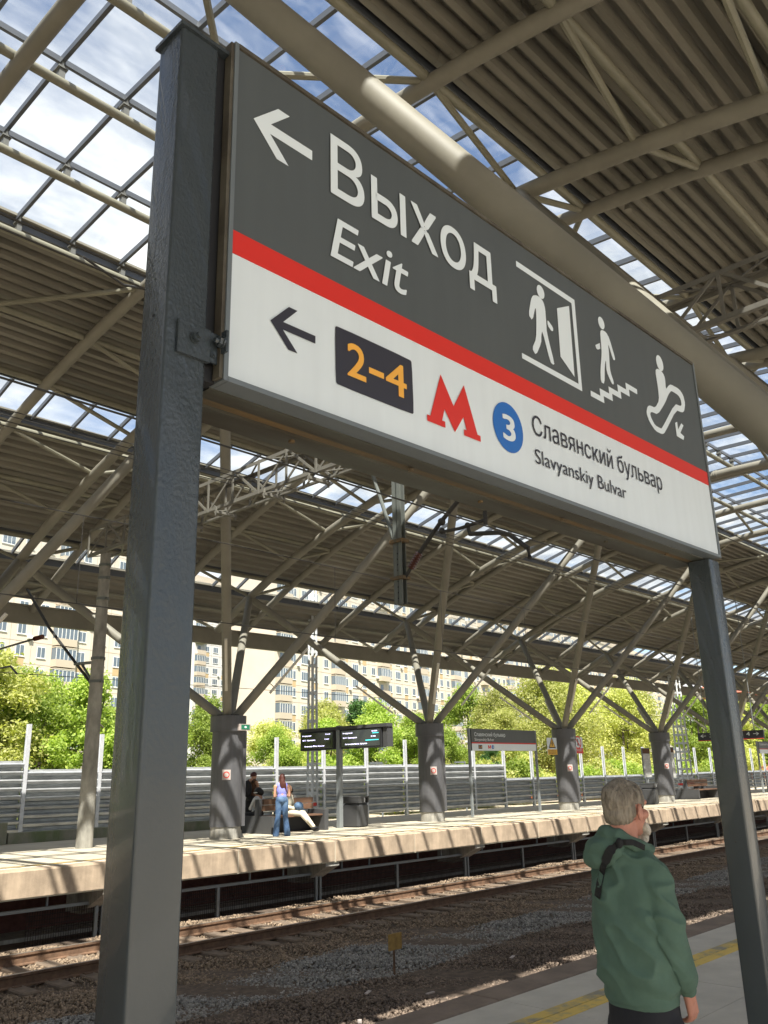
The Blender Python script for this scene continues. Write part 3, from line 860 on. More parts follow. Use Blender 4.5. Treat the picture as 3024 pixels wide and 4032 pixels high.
# ------------------------------------------------------------------ lattice portal with pole and hanger
PX = 10.83
P = thing('concrete_mast', 'weathered round concrete mast on the far platform carrying the lattice beam', 'mast', (PX, 20.38, FZ))
b = MB(); b.tube((PX, 20.38, FZ), (PX, 20.38, 7.45), .20, .135, 20); b.build('shaft', POLEC, P, True)
for z in (7.1, 6.75, 4.66, 4.08, 6.2):
    b = MB(); r_ = .20 - .065 * (z / 7.4) + .02; b.tube((PX, 20.38, z), (PX, 20.38, z + .07), r_, n=16); b.box(PX - .03, PX + .03, 20.38 - r_ - .1, 20.38 + r_ + .1, z, z + .05); b.build('clamp', HANG, P)
BE = thing('lattice_beam', 'long square lattice beam of pale angle bars spanning the tracks', 'lattice beam', (PX, 9.87, 7.4))
YB0, YB1 = -0.9, 20.9; H0, H1 = 7.42, 8.17; HW = .24
for sx in (-1, 1):
    for z, sz in ((H0, 1), (H1, -1)):
        b = MB(); b.angle((PX + sx * HW, YB0, z), (PX + sx * HW, YB1, z), .075, a=(0, 0, sz), b=(-sx, 0, 0)); b.build('chord', LATT, BE)
nb = 24; st = (YB1 - YB0) / nb
for sx in (-1, 1):
    for i in range(nb + 1):
        y = YB0 + st * i
        b = MB(); b.bar((PX + sx * HW, y, H0), (PX + sx * HW, y, H1), .045, .03, up=(1, 0, 0)); b.build('lattice_bar', LATT, BE)
        if i < nb:
            za, zb = (H0, H1) if i % 2 == 0 else (H1, H0)
            b = MB(); b.bar((PX + sx * (HW - .02), y, za), (PX + sx * (HW - .02), y + st, zb), .05, .02, up=(1, 0, 0)); b.build('lattice_bar', LATT, BE)
for z in (H0, H1):
    for i in range(nb):
        y = YB0 + st * i; s_ = 1 if i % 2 == 0 else -1
        b = MB(); b.bar((PX - s_ * HW, y, z), (PX + s_ * HW, y + st, z), .035, .02); b.build('lattice_bar', LATT, BE)
for y in (16.4, 13.4, 15.1, 12.0):
    b = MB(); b.box(PX - .28, PX + .28, y - .04, y + .04, H0 - .10, H0 - .04); b.tube((PX - .26, y, H0 - .16), (PX - .26, y, H0 + .05), .025, n=6); b.tube((PX + .26, y, H0 - .16), (PX + .26, y, H0 + .05), .025, n=6); b.build('suspension_clamp', LATT, BE)
HG = thing('steel_hanger', 'dark grey green steel channel hanging from the lattice beam between the tracks', 'hanger', (PX, 9.87, 4.52))
b = MB(); b.box(PX - .06, PX + .06, 9.86, 9.875, 4.52, 7.42); b.box(PX - .06, PX - .045, 9.77, 9.97, 4.52, 7.42); b.box(PX + .045, PX + .06, 9.77, 9.97, 4.52, 7.42); b.build('channel', HANG, HG)
b = MB(); b.tube((PX, 10.62, 7.42), (PX, 9.98, 5.65), .035, n=8); b.build('brace', HANG, HG, True)
for z in (5.62, 4.95):
    b = MB(); b.box(PX - .10, PX + .10, 9.72, 10.02, z, z + .06); b.build('clamp', RUST, HG)
b = MB()
for k in range(9): b.tube((PX - .064, 9.87, 4.62 + k * .1), (PX - .059, 9.87, 4.62 + k * .1), .014, n=6)
b.build('bolt_hole', BLACK, HG)


def insul(p0, p1, n=9, r=.07):
    p0, p1 = Vector(p0), Vector(p1); b = MB(); d = p1 - p0
    b.tube(p0, p1, .025, n=8)
    for i in range(n):
        c = p0 + d * ((i + .5) / n); b.tube(c - d.normalized() * .008, c + d.normalized() * .012, r, r * .6, n=12)
    return b


CA = thing('catenary_arm', 'dark catenary arm with brown ribbed insulator reaching right from the hanger', 'catenary arm', (PX, 9.7, 4.9), 'catenary arms')
insul((PX, 9.62, 5.12), (PX, 9.40, 5.36), 7, .075).build('insulator', INSUL, CA, True)
b = MB(); b.tube((PX, 9.76, 4.97), (PX, 9.62, 5.12), .03); b.path([(PX, 9.40, 5.36), (PX, 8.9, 5.80), (PX, 8.45, 6.12), (PX, 8.2, 6.35)], .038); b.build('top_tube', DARKW, CA, True)
b = MB(); b.path([(PX, 8.88, 5.62), (PX, 8.5, 5.60), (PX, 7.96, 5.63)], .03); b.tube((PX, 7.96, 5.55), (PX, 7.96, 5.78), .035); b.tube((PX, 8.33, 5.62), (PX, 8.29, 5.44), .03); b.build('lower_tube', DARKW, CA, True)
b = MB(); b.path([(PX, 8.29, 5.46), (PX, 7.7, 5.36), (PX, 7.5, 5.28), (PX, 7.18, 5.0), (PX, 7.16, 4.84)], .04); b.build('steady_arm', DARKW, CA, True)
for c_, r_ in (((PX, 8.88, 5.80), .07), ((PX, 8.88, 5.64), .055), ((PX, 8.33, 5.62), .05)):
    b = MB(); b.sphere(c_, r_); b.build('clamp', DARKW, CA, True)
CB = thing('catenary_arm', 'dark catenary arm on the concrete mast slanting up to the left', 'catenary arm', (PX, 20.6, 4.1), 'catenary arms')
b = MB(); b.path([(PX, 20.65, 4.10), (PX, 21.5, 4.66), (PX, 23.3, 5.86), (PX, 25.0, 7.24)], .04); b.build('top_tube', DARKW, CB, True)
b = MB(); b.tube((PX, 20.55, 4.62), (PX, 21.6, 4.68), .04); b.tube((PX, 21.25, 4.66), (PX, 20.6, 4.14), .035); b.build('tie', HANG, CB, True)
insul((PX, 23.65, 5.66), (PX, 24.2, 5.66), 7, .07).build('insulator', INSUL, CB, True)
b = MB(); b.tube((PX, 24.2, 5.66), (PX, 27.5, 5.62), .03); b.path([(PX, 27.0, 5.05), (PX, 25.6, 5.02), (PX, 25.1, 4.75)], .03); b.build('lower_tube', DARKW, CB, True)
# wires
WI = [(14.5, 8.04), (14.62, 7.98), (14.4, 8.1), (14.7, 7.92), (14.5, 6.48), (14.5, 4.78), (6.55, 6.4), (6.6, 6.3), (6.55, 4.85), (26.2, 4.9)]
WL = ['topmost feeder wire over the far track', 'second feeder wire over the far track', 'messenger wire over the far track', 'fourth feeder wire over the far track', 'lower messenger wire over the far track', 'contact wire close above the far track', 'upper wire over the near track', 'second wire over the near track', 'contact wire close above the near track', 'thin wire above the rear of the far platform']
for (y, z), wl in zip(WI, WL):
    b = MB(); pts = []
    for i in range(0, 41):
        x = -20 + i * 3.4; s_ = ((x - PX) / 34.0) % 1.0
        pts.append((x, y, z - (0.10 * 4 * s_ * (1 - s_) if z > 5 else 0.0)))
    b.path(pts, .011, 5); setp(b.build('overhead_wire', DARKW, None, True), wl + ', thin and dark', 'wire', 'overhead wires along the tracks')
for x in (7.2, 13.6, 17.5, 21.4):
    b = MB(); b.tube((x, 14.5, 4.78), (x, 14.5, 6.44), .006, n=4); setp(b.build('dropper_wire', DARKW), 'short thin dropper between two overhead wires', 'wire', 'dropper wires')
b = MB(); b.path([(5.1, 11.0, 9.35), (5.9, 11.2, 9.30), (6.5, 11.4, 9.55), (7.0, 11.5, 9.85), (7.35, 11.4, 9.92)], .022, 6)
setp(b.build('loose_cable', DARKW, None, True), 'slack black cable looping below the roof left of the sign post', 'cable')

# ================================================================== FENCE
FN = thing('noise_fence', 'galvanised corrugated noise fence with tall posts behind the far platform', 'fence', (14, 31.1, -0.45))


def wave_panel(z0, z1, pitch=0.27, L_=2.75):
    n = max(2, int(round((z1 - z0) / pitch))); p = (z1 - z0) / n; pr = []
    for k in range(n):
        for f, dd in ((0.0, 0.10), (0.10, 0.10), (0.26, -0.06), (0.56, -0.10), (0.70, -0.02), (0.76, 0.10)):
            pr.append((dd, z0 + (k + f) * p))
    pr.append((0.10, z1)); m_ = len(pr); b = MB()
    v = [(0, y, z) for y, z in pr] + [(L_, y, z) for y, z in pr] + [(0, y + .012, z) for y, z in pr] + [(L_, y + .012, z) for y, z in pr]
    b.add(v, [(i, m_ + i, m_ + i + 1, i + 1) for i in range(m_ - 1)] + [(2 * m_ + i + 1, 3 * m_ + i + 1, 3 * m_ + i, 2 * m_ + i) for i in range(m_ - 1)])
    return b.mesh('panel', GALV)


pnA = wave_panel(0.0, 2.46); pnB = wave_panel(-0.12, 2.16); pnC = wave_panel(-0.12, 1.32)
b = MB()
for a, c, d, e in ((-.07, .07, -.075, -.06), (-.07, .07, .06, .075), (-.01, .01, -.06, .06)): b.box(a, c, d, e, -.45, 3.42)
pst = b.mesh('post', GALV_P)
for k in range(-8, 30):
    x = 14.05 + 2.86 * k; o = place('post', pst, FN, (x, 31.08, 0))
    if k <= 0: o.scale.z = 1.09
    elif k >= 10: o.scale.z = .94
    pm = pnA if k < 0 else (pnB if k < 10 else pnC)
    place('panel', pm, FN, (x + .04, 31.10 + random.uniform(-.02, .02), random.uniform(-.03, .03)), (0, random.uniform(-.004, .004), 0))
b = MB(); b.box(-20, 10.6, 24.18, 24.5, -.4, .70); b.box(10.66, 20.5, 24.2, 24.5, -.4, .42)
for i in range(12): b.box(-6 + i * 1.4, -5.985 + i * 1.4, 24.17, 24.19, 0.1, .7)
setp(b.build('retaining_kerb', MOSS), 'low mossy concrete upstand along the back of the far platform', 'kerb')

# ================================================================== VEGETATION
def tree_mesh(name, seed, leaf, h=8.0, rad=2.3, nl=9000, z0=1.2, lsz=(0.06, 0.115), dense=14):
    r = np.random.default_rng(seed)
    cl = []
    for i in range(int(dense * 2.2)):
        t = r.random(); zz = z0 + 0.6 + (h - z0 - 1.2) * t
        rr = rad * math.sin(math.pi * (0.18 + 0.72 * t)) * 0.85
        a = r.uniform(0, 6.283); q = rr * math.sqrt(r.random())
        cl.append((q * math.cos(a), q * math.sin(a), zz, r.uniform(.35, 1.0) ** 1.3 * rad * .40))
    cl.append((0, 0, h - .6, rad * .3))
    cl = np.array(cl); w = cl[:, 3] ** 2; idx = r.choice(len(cl), nl, p=w / w.sum())
    d = r.normal(size=(nl, 3)); d /= np.linalg.norm(d, axis=1)[:, None]
    c = cl[idx, :3] + d * (cl[idx, 3] * (0.25 + 0.95 * r.random(nl) ** .75))[:, None] * np.array([1.1, 1.1, .8])
    c += r.normal(size=(nl, 3)) * .12
    n = d * .7 + r.normal(size=(nl, 3)) * .75 + np.array([0, 0, .35]); n /= np.linalg.norm(n, axis=1)[:, None]
    a = np.cross(n, r.normal(size=(nl, 3))); a /= np.linalg.norm(a, axis=1)[:, None]; bb = np.cross(n, a)
    s = r.uniform(*lsz, nl)[:, None]
    P = np.stack([c - a * s, c - bb * s * .55, c + a * s, c + bb * s * .55], 1).reshape(-1, 3)
    me = bpy.data.meshes.new(name); me.vertices.add(nl * 4); me.vertices.foreach_set('co', P.reshape(-1))
    me.loops.add(nl * 4); me.loops.foreach_set('vertex_index', np.arange(nl * 4, dtype=np.int32))
    me.polygons.add(nl); me.polygons.foreach_set('loop_start', np.arange(0, nl * 4, 4, dtype=np.int32)); me.update(); me.validate()
    me.materials.append(leaf)
    b = MB(); top = h * .8
    b.path([(0, 0, -.6), (.05, .03, h * .25), (-.05, .06, h * .5), (.03, 0, top)], [.16, .12, .08, .03], 8)
    for k in range(7):
        z = h * (.22 + .08 * k); q = cl[k % len(cl)]
        b.path([(0, 0, z), (q[0] * .5, q[1] * .5, (z + q[2]) / 2 + .1), (q[0], q[1], q[2])], [.06, .04, .015], 6)
    return me, b.mesh('trunk', BARK, True)


TM = [tree_mesh('crown', 1, LEAF1, nl=21000), tree_mesh('crown', 2, LEAF3, rad=2.6, nl=22000, dense=18), tree_mesh('crown', 3, LEAF2, rad=1.5, nl=15000, z0=.6, dense=16),
      tree_mesh('crown', 4, LEAF1, rad=2.0, nl=17000), tree_mesh('crown', 5, LEAF3, rad=2.9, nl=24000, dense=22, lsz=(.06, .10))]
TL = ['bright green leafy tree behind the noise fence', 'yellow green bushy tree behind the noise fence', 'narrow dark green tree behind the noise fence', 'slender fresh green tree behind the noise fence', 'broad pale flowering tree right of the station name board']
trees = [(4, 38, 8.8, 0), (8.5, 41, 8.4, 3), (11.5, 36, 7.2, 2), (12.6, 39, 8.0, 0), (15.2, 38, 8.4, 1), (17.6, 40, 7.8, 0), (18.8, 35.5, 7.3, 3), (20.6, 39, 7.6, 0), (23, 37, 7.2, 0), (25, 41, 7.4, 2),
         (27.5, 38, 6.4, 3), (29.5, 36, 5.6, 0), (31.5, 39, 6.2, 1), (34, 37, 6.4, 3), (36.5, 40, 7.4, 1), (38.5, 37.5, 7.8, 0), (40.5, 41, 8.4, 2), (42.5, 38, 7.0, 0), (45.5, 40, 6.2, 1), (48.5, 36.5, 5.2, 2), (49.5, 41, 6.4, 0),
         (52.5, 38, 6.0, 1), (56, 40, 6.2, 0), (59.5, 43, 7.6, 1), (63, 46, 10.2, 4), (69, 45, 12.4, 4), (75.5, 47, 13.2, 4), (81, 44, 11.6, 4), (87, 46, 12.5, 4), (92, 41, 10.0, 3), (97, 44, 11.5, 0), (104, 42, 10.5, 1), (112, 43, 11, 3), (122, 44, 12, 0), (134, 43, 12, 1), (148, 44, 13, 4),
         (13.8, 46, 9.2, 1), (22, 47, 9.5, 0), (33, 47, 8.6, 0), (44, 48, 9.0, 1), (54, 48, 8.4, 3), (66, 52, 11, 0)]
trees += [(-6, 38, 10, 0), (-14, 40, 11, 1), (-23, 38, 11, 3), (-33, 41, 12, 0), (-45, 39, 12, 1), (-58, 42, 13, 0), (-74, 40, 13, 1), (-92, 41, 14, 0),  # unseen trees out of frame, added to block low sky light from the left
          (-14, -17, 11, 0), (-24, -19, 12, 1), (-36, -16, 12, 0), (-50, -18, 13, 1), (-66, -17, 13, 0), (-120, 0, 16, 1), (-118, 14, 16, 0), (-122, 26, 16, 1)]
LM = [(-30, 'left of the picture'), (42, 'left of the concrete mast'), (95, 'just right of the concrete mast'), (150, 'behind the left sign post'), (200, 'left of the nearest column'), (262, 'right of the nearest column'),
      (335, 'behind the information display'), (405, 'left of the second column'), (455, 'right of the second column'), (505, 'behind the station name board'), (545, 'left of the third column'), (590, 'right of the third column'),
      (640, 'left of the fourth column'), (680, 'right of the fourth column'), (715, 'behind the right sign post'), (758, 'at the right picture edge'), (900, 'beyond the right side of the picture')]
seen = set()
for x, y, h, k in trees:
    sc = h / 8.0 * (.84 if 20 < x < 58 and y > 30 else (.94 if y > 30 else 1))
    d_ = Vector((x, y, 2)) - Vector((0, 0, 1.7)); zc = d_.dot(fwd); px = 384 + 853.3 * d_.dot(right) / zc if zc > 0.1 else -999
    where = min(LM, key=lambda l: abs(l[0] - px))[1]; row = 'front' if y < 39.5 else ('middle' if y < 44 else 'rear')
    ad = ['bright green leafy', 'yellow green bushy', 'narrow dark green', 'slender fresh green', 'broad pale green'][k]
    lab = ad + ' tree in the ' + row + ' row, ' + where
    if lab in seen: lab = 'taller ' + lab if ('taller ' + lab) not in seen else 'smaller ' + lab
    seen.add(lab)
    t = thing('leafy_tree', lab, 'tree', (x, y, -.45), 'trees behind the noise fence' if y > 30 and x > -5 else 'unseen trees added to darken the low sky')
    for nm, me in zip(('crown', 'trunk'), TM[k]):
        o = place(nm, me, t, (x, y, -.45), (0, 0, random.uniform(0, 6.28))); wv = random.uniform(.95, 1.2); o.scale = (sc * wv, sc * wv, sc)
SHM = tree_mesh('foliage', 9, LEAF1, h=2.6, rad=1.7, nl=7000, z0=.1, dense=9)[0]
SHM2 = tree_mesh('foliage', 10, LEAF3, h=2.6, rad=1.7, nl=7000, z0=.1, dense=9)[0]
for i in range(30):
    x = 6 + i * 2.6 + random.uniform(-.6, .6); y = 35.0 + random.uniform(-.4, 1.5)
    o = bpy.data.objects.new('shrub', SHM if i % 3 else SHM2); COL.objects.link(o); o.location = (x, y, -.5); o.rotation_euler.z = random.uniform(0, 6)
    s_ = random.uniform(.8, 1.25); o.scale = (s_, s_, s_)
    setp(o, 'low green shrub filling the gap behind the noise fence', 'shrub', 'shrubs behind the fence')

# ================================================================== FAR BUILDINGS
def window_mesh(w, h, name='window', mull=2):
    b = MB(); b.box(-w / 2, w / 2, -.02, .10, 0, h, 0)
    k = mull; pw = (w - .10 * (k + 1)) / k
    for i in range(k):
        x = -w / 2 + .10 + i * (pw + .10); b.box(x, x + pw, -.035, -.018, .12, h - .1, 1)
    b.box(-w / 2 - .06, w / 2 + .06, -.12, .0, -.07, 0, 0)
    return b.mesh(name, [WINF, WING])


W1 = window_mesh(1.35, 1.5); W2 = window_mesh(2.0, 1.55, mull=3); LG = None
b = MB(); b.box(-1.6, 1.6, -1.05, 0, -.95, 0.0, 0); b.box(-1.58, 1.58, -1.0, 0, 0, 1.5, 1)
for i in range(6): b.box(-1.6 + i * .64 - .04, -1.6 + i * .64 + .04, -1.04, -.99, 0, 1.5, 2)
b.box(-1.6, 1.6, -1.04, -.99, 1.42, 1.55, 2); b.box(-1.62, 1.62, -1.08, 0, 1.55, 1.68, 0)
LOG = b.mesh('loggia', [SILL, WING, WINF])
b = MB(); b.box(-1.6, 1.6, -1.05, -.97, -.95, .05, 0); b.box(-1.62, 1.62, -1.08, 0, -1.05, -.95, 0); b.box(-.5, .5, -.03, .05, -.95, 1.3, 1)
LOG2 = b.mesh('loggia', [SILL, WING, WINF])


def apartment(label, loc, L_, H_, rot, wallm, group=None, nmax=300, dpt=11.0, z_from=2, sect=16.0, name='apartment_block'):
    t = thing(name, label, 'building', loc, group, rotz=R(rot)); ORG[t.name] = Vector((0, 0, 0))
    b = MB(); b.box(0, L_, 0, dpt, -3, H_); b.build('wall', wallm, t)
    b = MB(); b.box(-.3, L_ + .3, -.3, dpt + .3, H_, H_ + 1.0); b.box(0, L_, 2, dpt - 2, H_ + 1, H_ + 3.2); b.build('roof', SILL, t)
    b = MB(); nf = int(H_ / 2.8)
    for f in range(1, nf + 1): b.box(0, L_, -.02, 0, f * 2.8 - .04, f * 2.8 + .04)
    for s in range(int(L_ / 3.2) + 1): b.box(s * 3.2 - .03, s * 3.2 + .03, -.024, -.004, 0, H_)
    b.build('panel_joints', WALLG, t, kind='stuff')
    cnt = 0; rest = MB(); jobs = []
    for f in range(z_from, nf):
        z = f * 2.8 + .85; u = 1.6; k = 0
        while u < L_ - 1:
            c = k % 5; jobs.append((u, f, z, c)); u += 3.2; k += 1
    jobs.sort(key=lambda j: j[0])
    for u, f, z, c in jobs:
        if c == 0: me, nm = (LOG if (int(u) + f * 7) % 5 else LOG2), 'loggia'
        elif c == 2: me, nm = W2, 'window'
        else: me, nm = W1, 'window'
        if cnt < nmax:
            o = bpy.data.objects.new(nm, me); COL.objects.link(o); o.parent = t; o.location = (u, 0, z); cnt += 1
        else:
            for p in me.polygons:
                vs = [me.vertices[i].co for i in p.vertices]; rest.add([(v.x + u, v.y, v.z + z) for v in vs], [tuple(range(len(vs)))], {LOG: (0, 1, 2), LOG2: (0, 1, 2), W1: (2, 1, 2), W2: (2, 1, 2)}[me][p.material_index])
        if c in (1, 3) and f % 2 == 0 and u < 220:
            rest.box(u - .66, u + .66, -.03, -.006, z - 1.2, z - .12, 3)
        if (f * 13 + int(u * 3)) % 7 == 0:
            rest.box(u + .9, u + 1.5, -.4, -.02, z - .5, z - .05, 2)
    rest.build('distant_windows', [SILL, WING, WINF, YPAN], t, kind='stuff')
    return t


apartment('long cream panel apartment block with rows of windows behind the trees', (89, 109, -.5), 300, 44.0, 13, CREAM, nmax=290)
apartment('cream apartment block at the far left behind the bright trees', (-42, 88, -.5), 120, 35.0, 13, CREAM, nmax=280)
apartment('white panel apartment block seen between the two cream ones', (128, 190, -.5), 70, 52.0, 13, WALLW, nmax=140, z_from=5)
b = MB()
RB = thing('brick_house', 'low red brick house at the far right beyond the trees', 'building', (165, 62, -.5))
b = MB(); b.box(165, 215, 62, 74, -1, 15); b.build('wall', REDR, RB)
b = MB(); b.add([(164, 61, 15), (216, 61, 15), (216, 75, 15), (164, 75, 15), (168, 68, 19), (212, 68, 19)], [(0, 1, 5, 4), (2, 3, 4, 5), (1, 2, 5), (3, 0, 4), (0, 3, 2, 1)]); b.build('roof', REDR, RB)
for i in range(12):
    for f in range(4): place('window', W1, RB, (168 + i * 4, 62, 1.5 + f * 3.4))
b = MB()
for i in range(14): b.box(56 + i * 2.6, 58.4 + i * 2.6, 40.0, 40.08, -.4, 1.25)
setp(b.build('hoarding', ORAN), 'low orange hoarding glimpsed under the trees beyond the fence', 'hoarding')
# pedestrian crossing sign and white sign beyond the fence
t = thing('street_sign', 'small blue square street sign with yellow border beyond the fence', 'sign', (27.2, 36.5, -.45))
b = MB(); b.box(27.0, 27.42, 36.48, 36.5, 2.1, 2.85); b.build('border', mat('fluo border', (.6, .8, .05), .6), t)
b = MB(); b.box(27.06, 27.36, 36.46, 36.478, 2.2, 2.7); b.build('plate', S_BLUE, t)
b = MB(); b.tube((27.21, 36.53, -.45), (27.21, 36.53, 2.8), .03, n=8); b.build('pole', GALV_P, t)


def lattice_mast(x, y, z0, z1, w, label):
    t = thing('lattice_mast', label, 'mast', (x, y, z0), 'lattice masts behind the far platform')
    for sx in (-1, 1):
        for sy in (-1, 1):
            b = MB(); b.bar((x + sx * w / 2, y + sy * w / 2, z0), (x + sx * w * .32, y + sy * w * .32, z1), .09, .09); b.build('leg', LATTW, t)
    b = MB(); n = int((z1 - z0) / .55)
    for k in range(n):
        z = z0 + .3 + k * .55; q = w / 2 * (1 - .36 * (z - z0) / (z1 - z0))
        for sy in (-1, 1): b.box(x - q, x + q, y + sy * q - .03, y + sy * q + .03, z, z + .12)
        for sx in (-1, 1): b.box(x + sx * q - .03, x + sx * q + .03, y - q, y + q, z, z + .12)
    b.build('batten_plates', LATTW, t)
    b = MB(); b.box(x - w * .56, x + w * .56, y - w * .56, y + w * .56, z0 + 1.0, z0 + 1.12); b.build('red_band', REDP, t)


lattice_mast(23.4, 26.3, -.4, 9.3, .28, 'pale lattice mast rising behind the train information screens')
lattice_mast(56.5, 26.5, -.4, 9.5, .7, 'pale lattice mast beyond the fourth canopy column')

# ================================================================== EXIT SIGN
ES = thing('exit_sign', 'large grey and white exit sign box on two glossy grey posts in the foreground', 'sign', (1.0, 1.55, 0))
SX, SY0, SZ = 1.053, 1.5, 2.581


def sg(bm_, dy=0.0):
    bm_.v = [(SX + x, SY0 + y, SZ + z + 0.0117 * x) for x, y, z in bm_.v]; return bm_


b = MB(); b.box(0.012, 2.76, .014, .222, .012, .972); sg(b).build('housing', SOFF, ES)
b = MB(); b.box(.013, 2.757, 0.0, .013, .414, .972); sg(b).build('grey_panel', S_GREY, ES)
b = MB(); b.box(.013, 2.757, 0.0, .013, .0125, .3475); sg(b).build('white_panel', S_WHITE, ES)
b = MB(); b.box(.013, 2.757, -.0012, .013, .348, .4135); sg(b).build('red_stripe', S_RED, ES)
b = MB(); b.box(0.0, .0125, -.006, .222, 0.0, .985); sg(b).build('frame', S_FRAME, ES)
b = MB(); b.box(2.7575, 2.772, -.006, .222, 0.0, .985); sg(b).build('frame', S_FRAME, ES)
b = MB(); b.box(.0127, 2.7573, -.007, .06, .9725, .985); sg(b).build('frame', S_FRAMET, ES)
b = MB(); b.box(.0127, 2.7573, -.007, .05, -.001, .012); sg(b).build('frame', S_FRAME, ES)
b = MB(); b.box(.0, 2.772, .0515, .105, -.004, .011); sg(b).build('soffit_channel', SOFF, ES)
b = MB(); b.box(.0, 2.772, .1055, .135, -.0025, .0115); sg(b).build('soffit_channel', RUST, ES)
b = MB(); b.box(.0, 2.772, .1355, .222, -.010, .0105); sg(b).build('soffit_channel', SOFF, ES)
for i in range(6):
    b = MB(); b.tube((.35 + i * .42, .165 - .06 * (i % 2), -.016), (.35 + i * .42, .165 - .06 * (i % 2), -.009), .009, n=8); sg(b).build('rivet', RUST, ES)
# black box standing in for shade between the left post and the sign box, grimy end lips
b = MB(); b.box(-.035, -.001, .03, .16, .0, .96); sg(b).build('gap_shade', BLACK, ES)
b = MB(); b.box(-.010, -.0005, -.002, .024, .004, .98); sg(b).build('end_lip', S_FRAMET, ES)
b = MB(); b.box(.0, 2.77, .06, .222, .9855, .995); sg(b).build('top_cover', S_FRAMET, ES)


def post_mb(x0, x1, y0, y1, z0, z1, r=.008):
    b = MB(); pts = []
    for cx, cy, a0 in ((x1 - r, y0 + r, -90), (x1 - r, y1 - r, 0), (x0 + r, y1 - r, 90), (x0 + r, y0 + r, 180)):
        for k in range(5):
            a = R(a0 + k * 22.5); pts.append((cx + r * math.cos(a), cy + r * math.sin(a)))
    n = len(pts); v = [(x, y, z0) for x, y in pts] + [(x, y, z1) for x, y in pts]
    b.add(v, [(i, (i + 1) % n, n + (i + 1) % n, n + i) for i in range(n)] + [tuple(range(n - 1, -1, -1)), tuple(range(n, 2 * n))])
    return b


post_mb(.906, 1.017, 1.515, 1.622, 0, 3.520).build('post', POSTM, ES, True)
post_mb(3.752, 3.860, 1.522, 1.626, 0, 2.603).build('post', POSTM, ES, True)
b = MB(); b.bbox(.897, 1.046, 1.506, 1.631, 3.5205, 3.533, .002); b.build('post_cap', POSTM, ES)
for x0, x1, y0, y1 in ((.83, 1.09, 1.44, 1.70), (3.68, 3.94, 1.45, 1.70)):
    b = MB(); b.bbox(x0, x1, y0, y1, 0, .014, .003); b.build('base_plate', POSTM, ES)
# bolt plate, angle tab, bolts
b = MB(); b.bbox(.934, 1.022, 1.505, 1.5148, 2.616, 2.700, .002); b.build('bolt_plate', POSTM, ES)
b = MB(); b.box(1.0225, 1.0515, 1.508, 1.514, 2.620, 2.697); b.box(1.0455, 1.0515, 1.478, 1.5079, 2.645, 2.700); b.build('angle_tab', POSTM, ES)


def bolt(p, d, r, h, name='bolt'):
    p = Vector(p); d = Vector(d); b = MB()
    b.tube(p, p + d * h * .22, r * 1.45, n=18); b.tube(p + d * h * .22, p + d * h * .62, r * 1.25, n=6); b.tube(p + d * h * .62, p + d * h, r * .72, r * .66, n=14); b.build(name, POSTM, ES)


bolt((.978, 1.505, 2.664), (0, -1, 0), .0105, .024)
bolt((1.046, 1.493, 2.672), (-1, 0, 0), .0105, .022)
bolt((1.030, 1.508, 2.640), (0, -1, 0), .006, .008)
for p, d in (((.9055, 1.57, 2.72), (1, 0, 0)), ((3.7515, 1.575, 2.53), (1, 0, 0)), ((3.7515, 1.575, 2.16), (1, 0, 0)), ((3.7515, 1.575, 1.40), (1, 0, 0))):
    b = MB(); p = Vector(p); b.tube(p - Vector(d) * .001, p + Vector(d) * .002, .0045, n=12); b.build('bolt_hole', BLACK, ES)


def shape(name, loops, mt, y=-.0022, parent=ES, **kw):
    cu = bpy.data.curves.new('s', 'CURVE'); cu.dimensions = '2D'; cu.fill_mode = 'BOTH'
    for lp in loops:
        sp = cu.splines.new('POLY'); sp.points.add(len(lp) - 1)
        for i, (x, z) in enumerate(lp): sp.points[i].co = (x, z, 0, 1)
        sp.use_cyclic_u = True
    o = bpy.data.objects.new('s', cu); TMP.link(o); dg = TMP.dg()
    me = bpy.data.meshes.new_from_object(o.evaluated_get(dg)); bpy.data.objects.remove(o); bpy.data.curves.remove(cu)
    org = ORG[parent.name]
    for v in me.vertices:
        X, Z = v.co.x, v.co.y; v.co = Vector((SX + X, SY0 + y, SZ + Z + .0117 * X)) - org
    me.materials.clear(); me.materials.append(mt)
    o = bpy.data.objects.new(name, me); COL.objects.link(o); o.parent = parent; ORG[o.name] = org
    return setp(o, **kw)


def ell(cx, cz, rx, rz, n=28): return [(cx + rx * math.cos(2 * math.pi * i / n), cz + rz * math.sin(2 * math.pi * i / n)) for i in range(n)]


def smooth(lp, it=1):
    for _ in range(it):
        q = []
        for i in range(len(lp)):
            a, c = lp[i], lp[(i + 1) % len(lp)]
            q += [(a[0] * .8 + c[0] * .2, a[1] * .8 + c[1] * .2), (a[0] * .2 + c[0] * .8, a[1] * .2 + c[1] * .8)]
        lp = q
    return lp


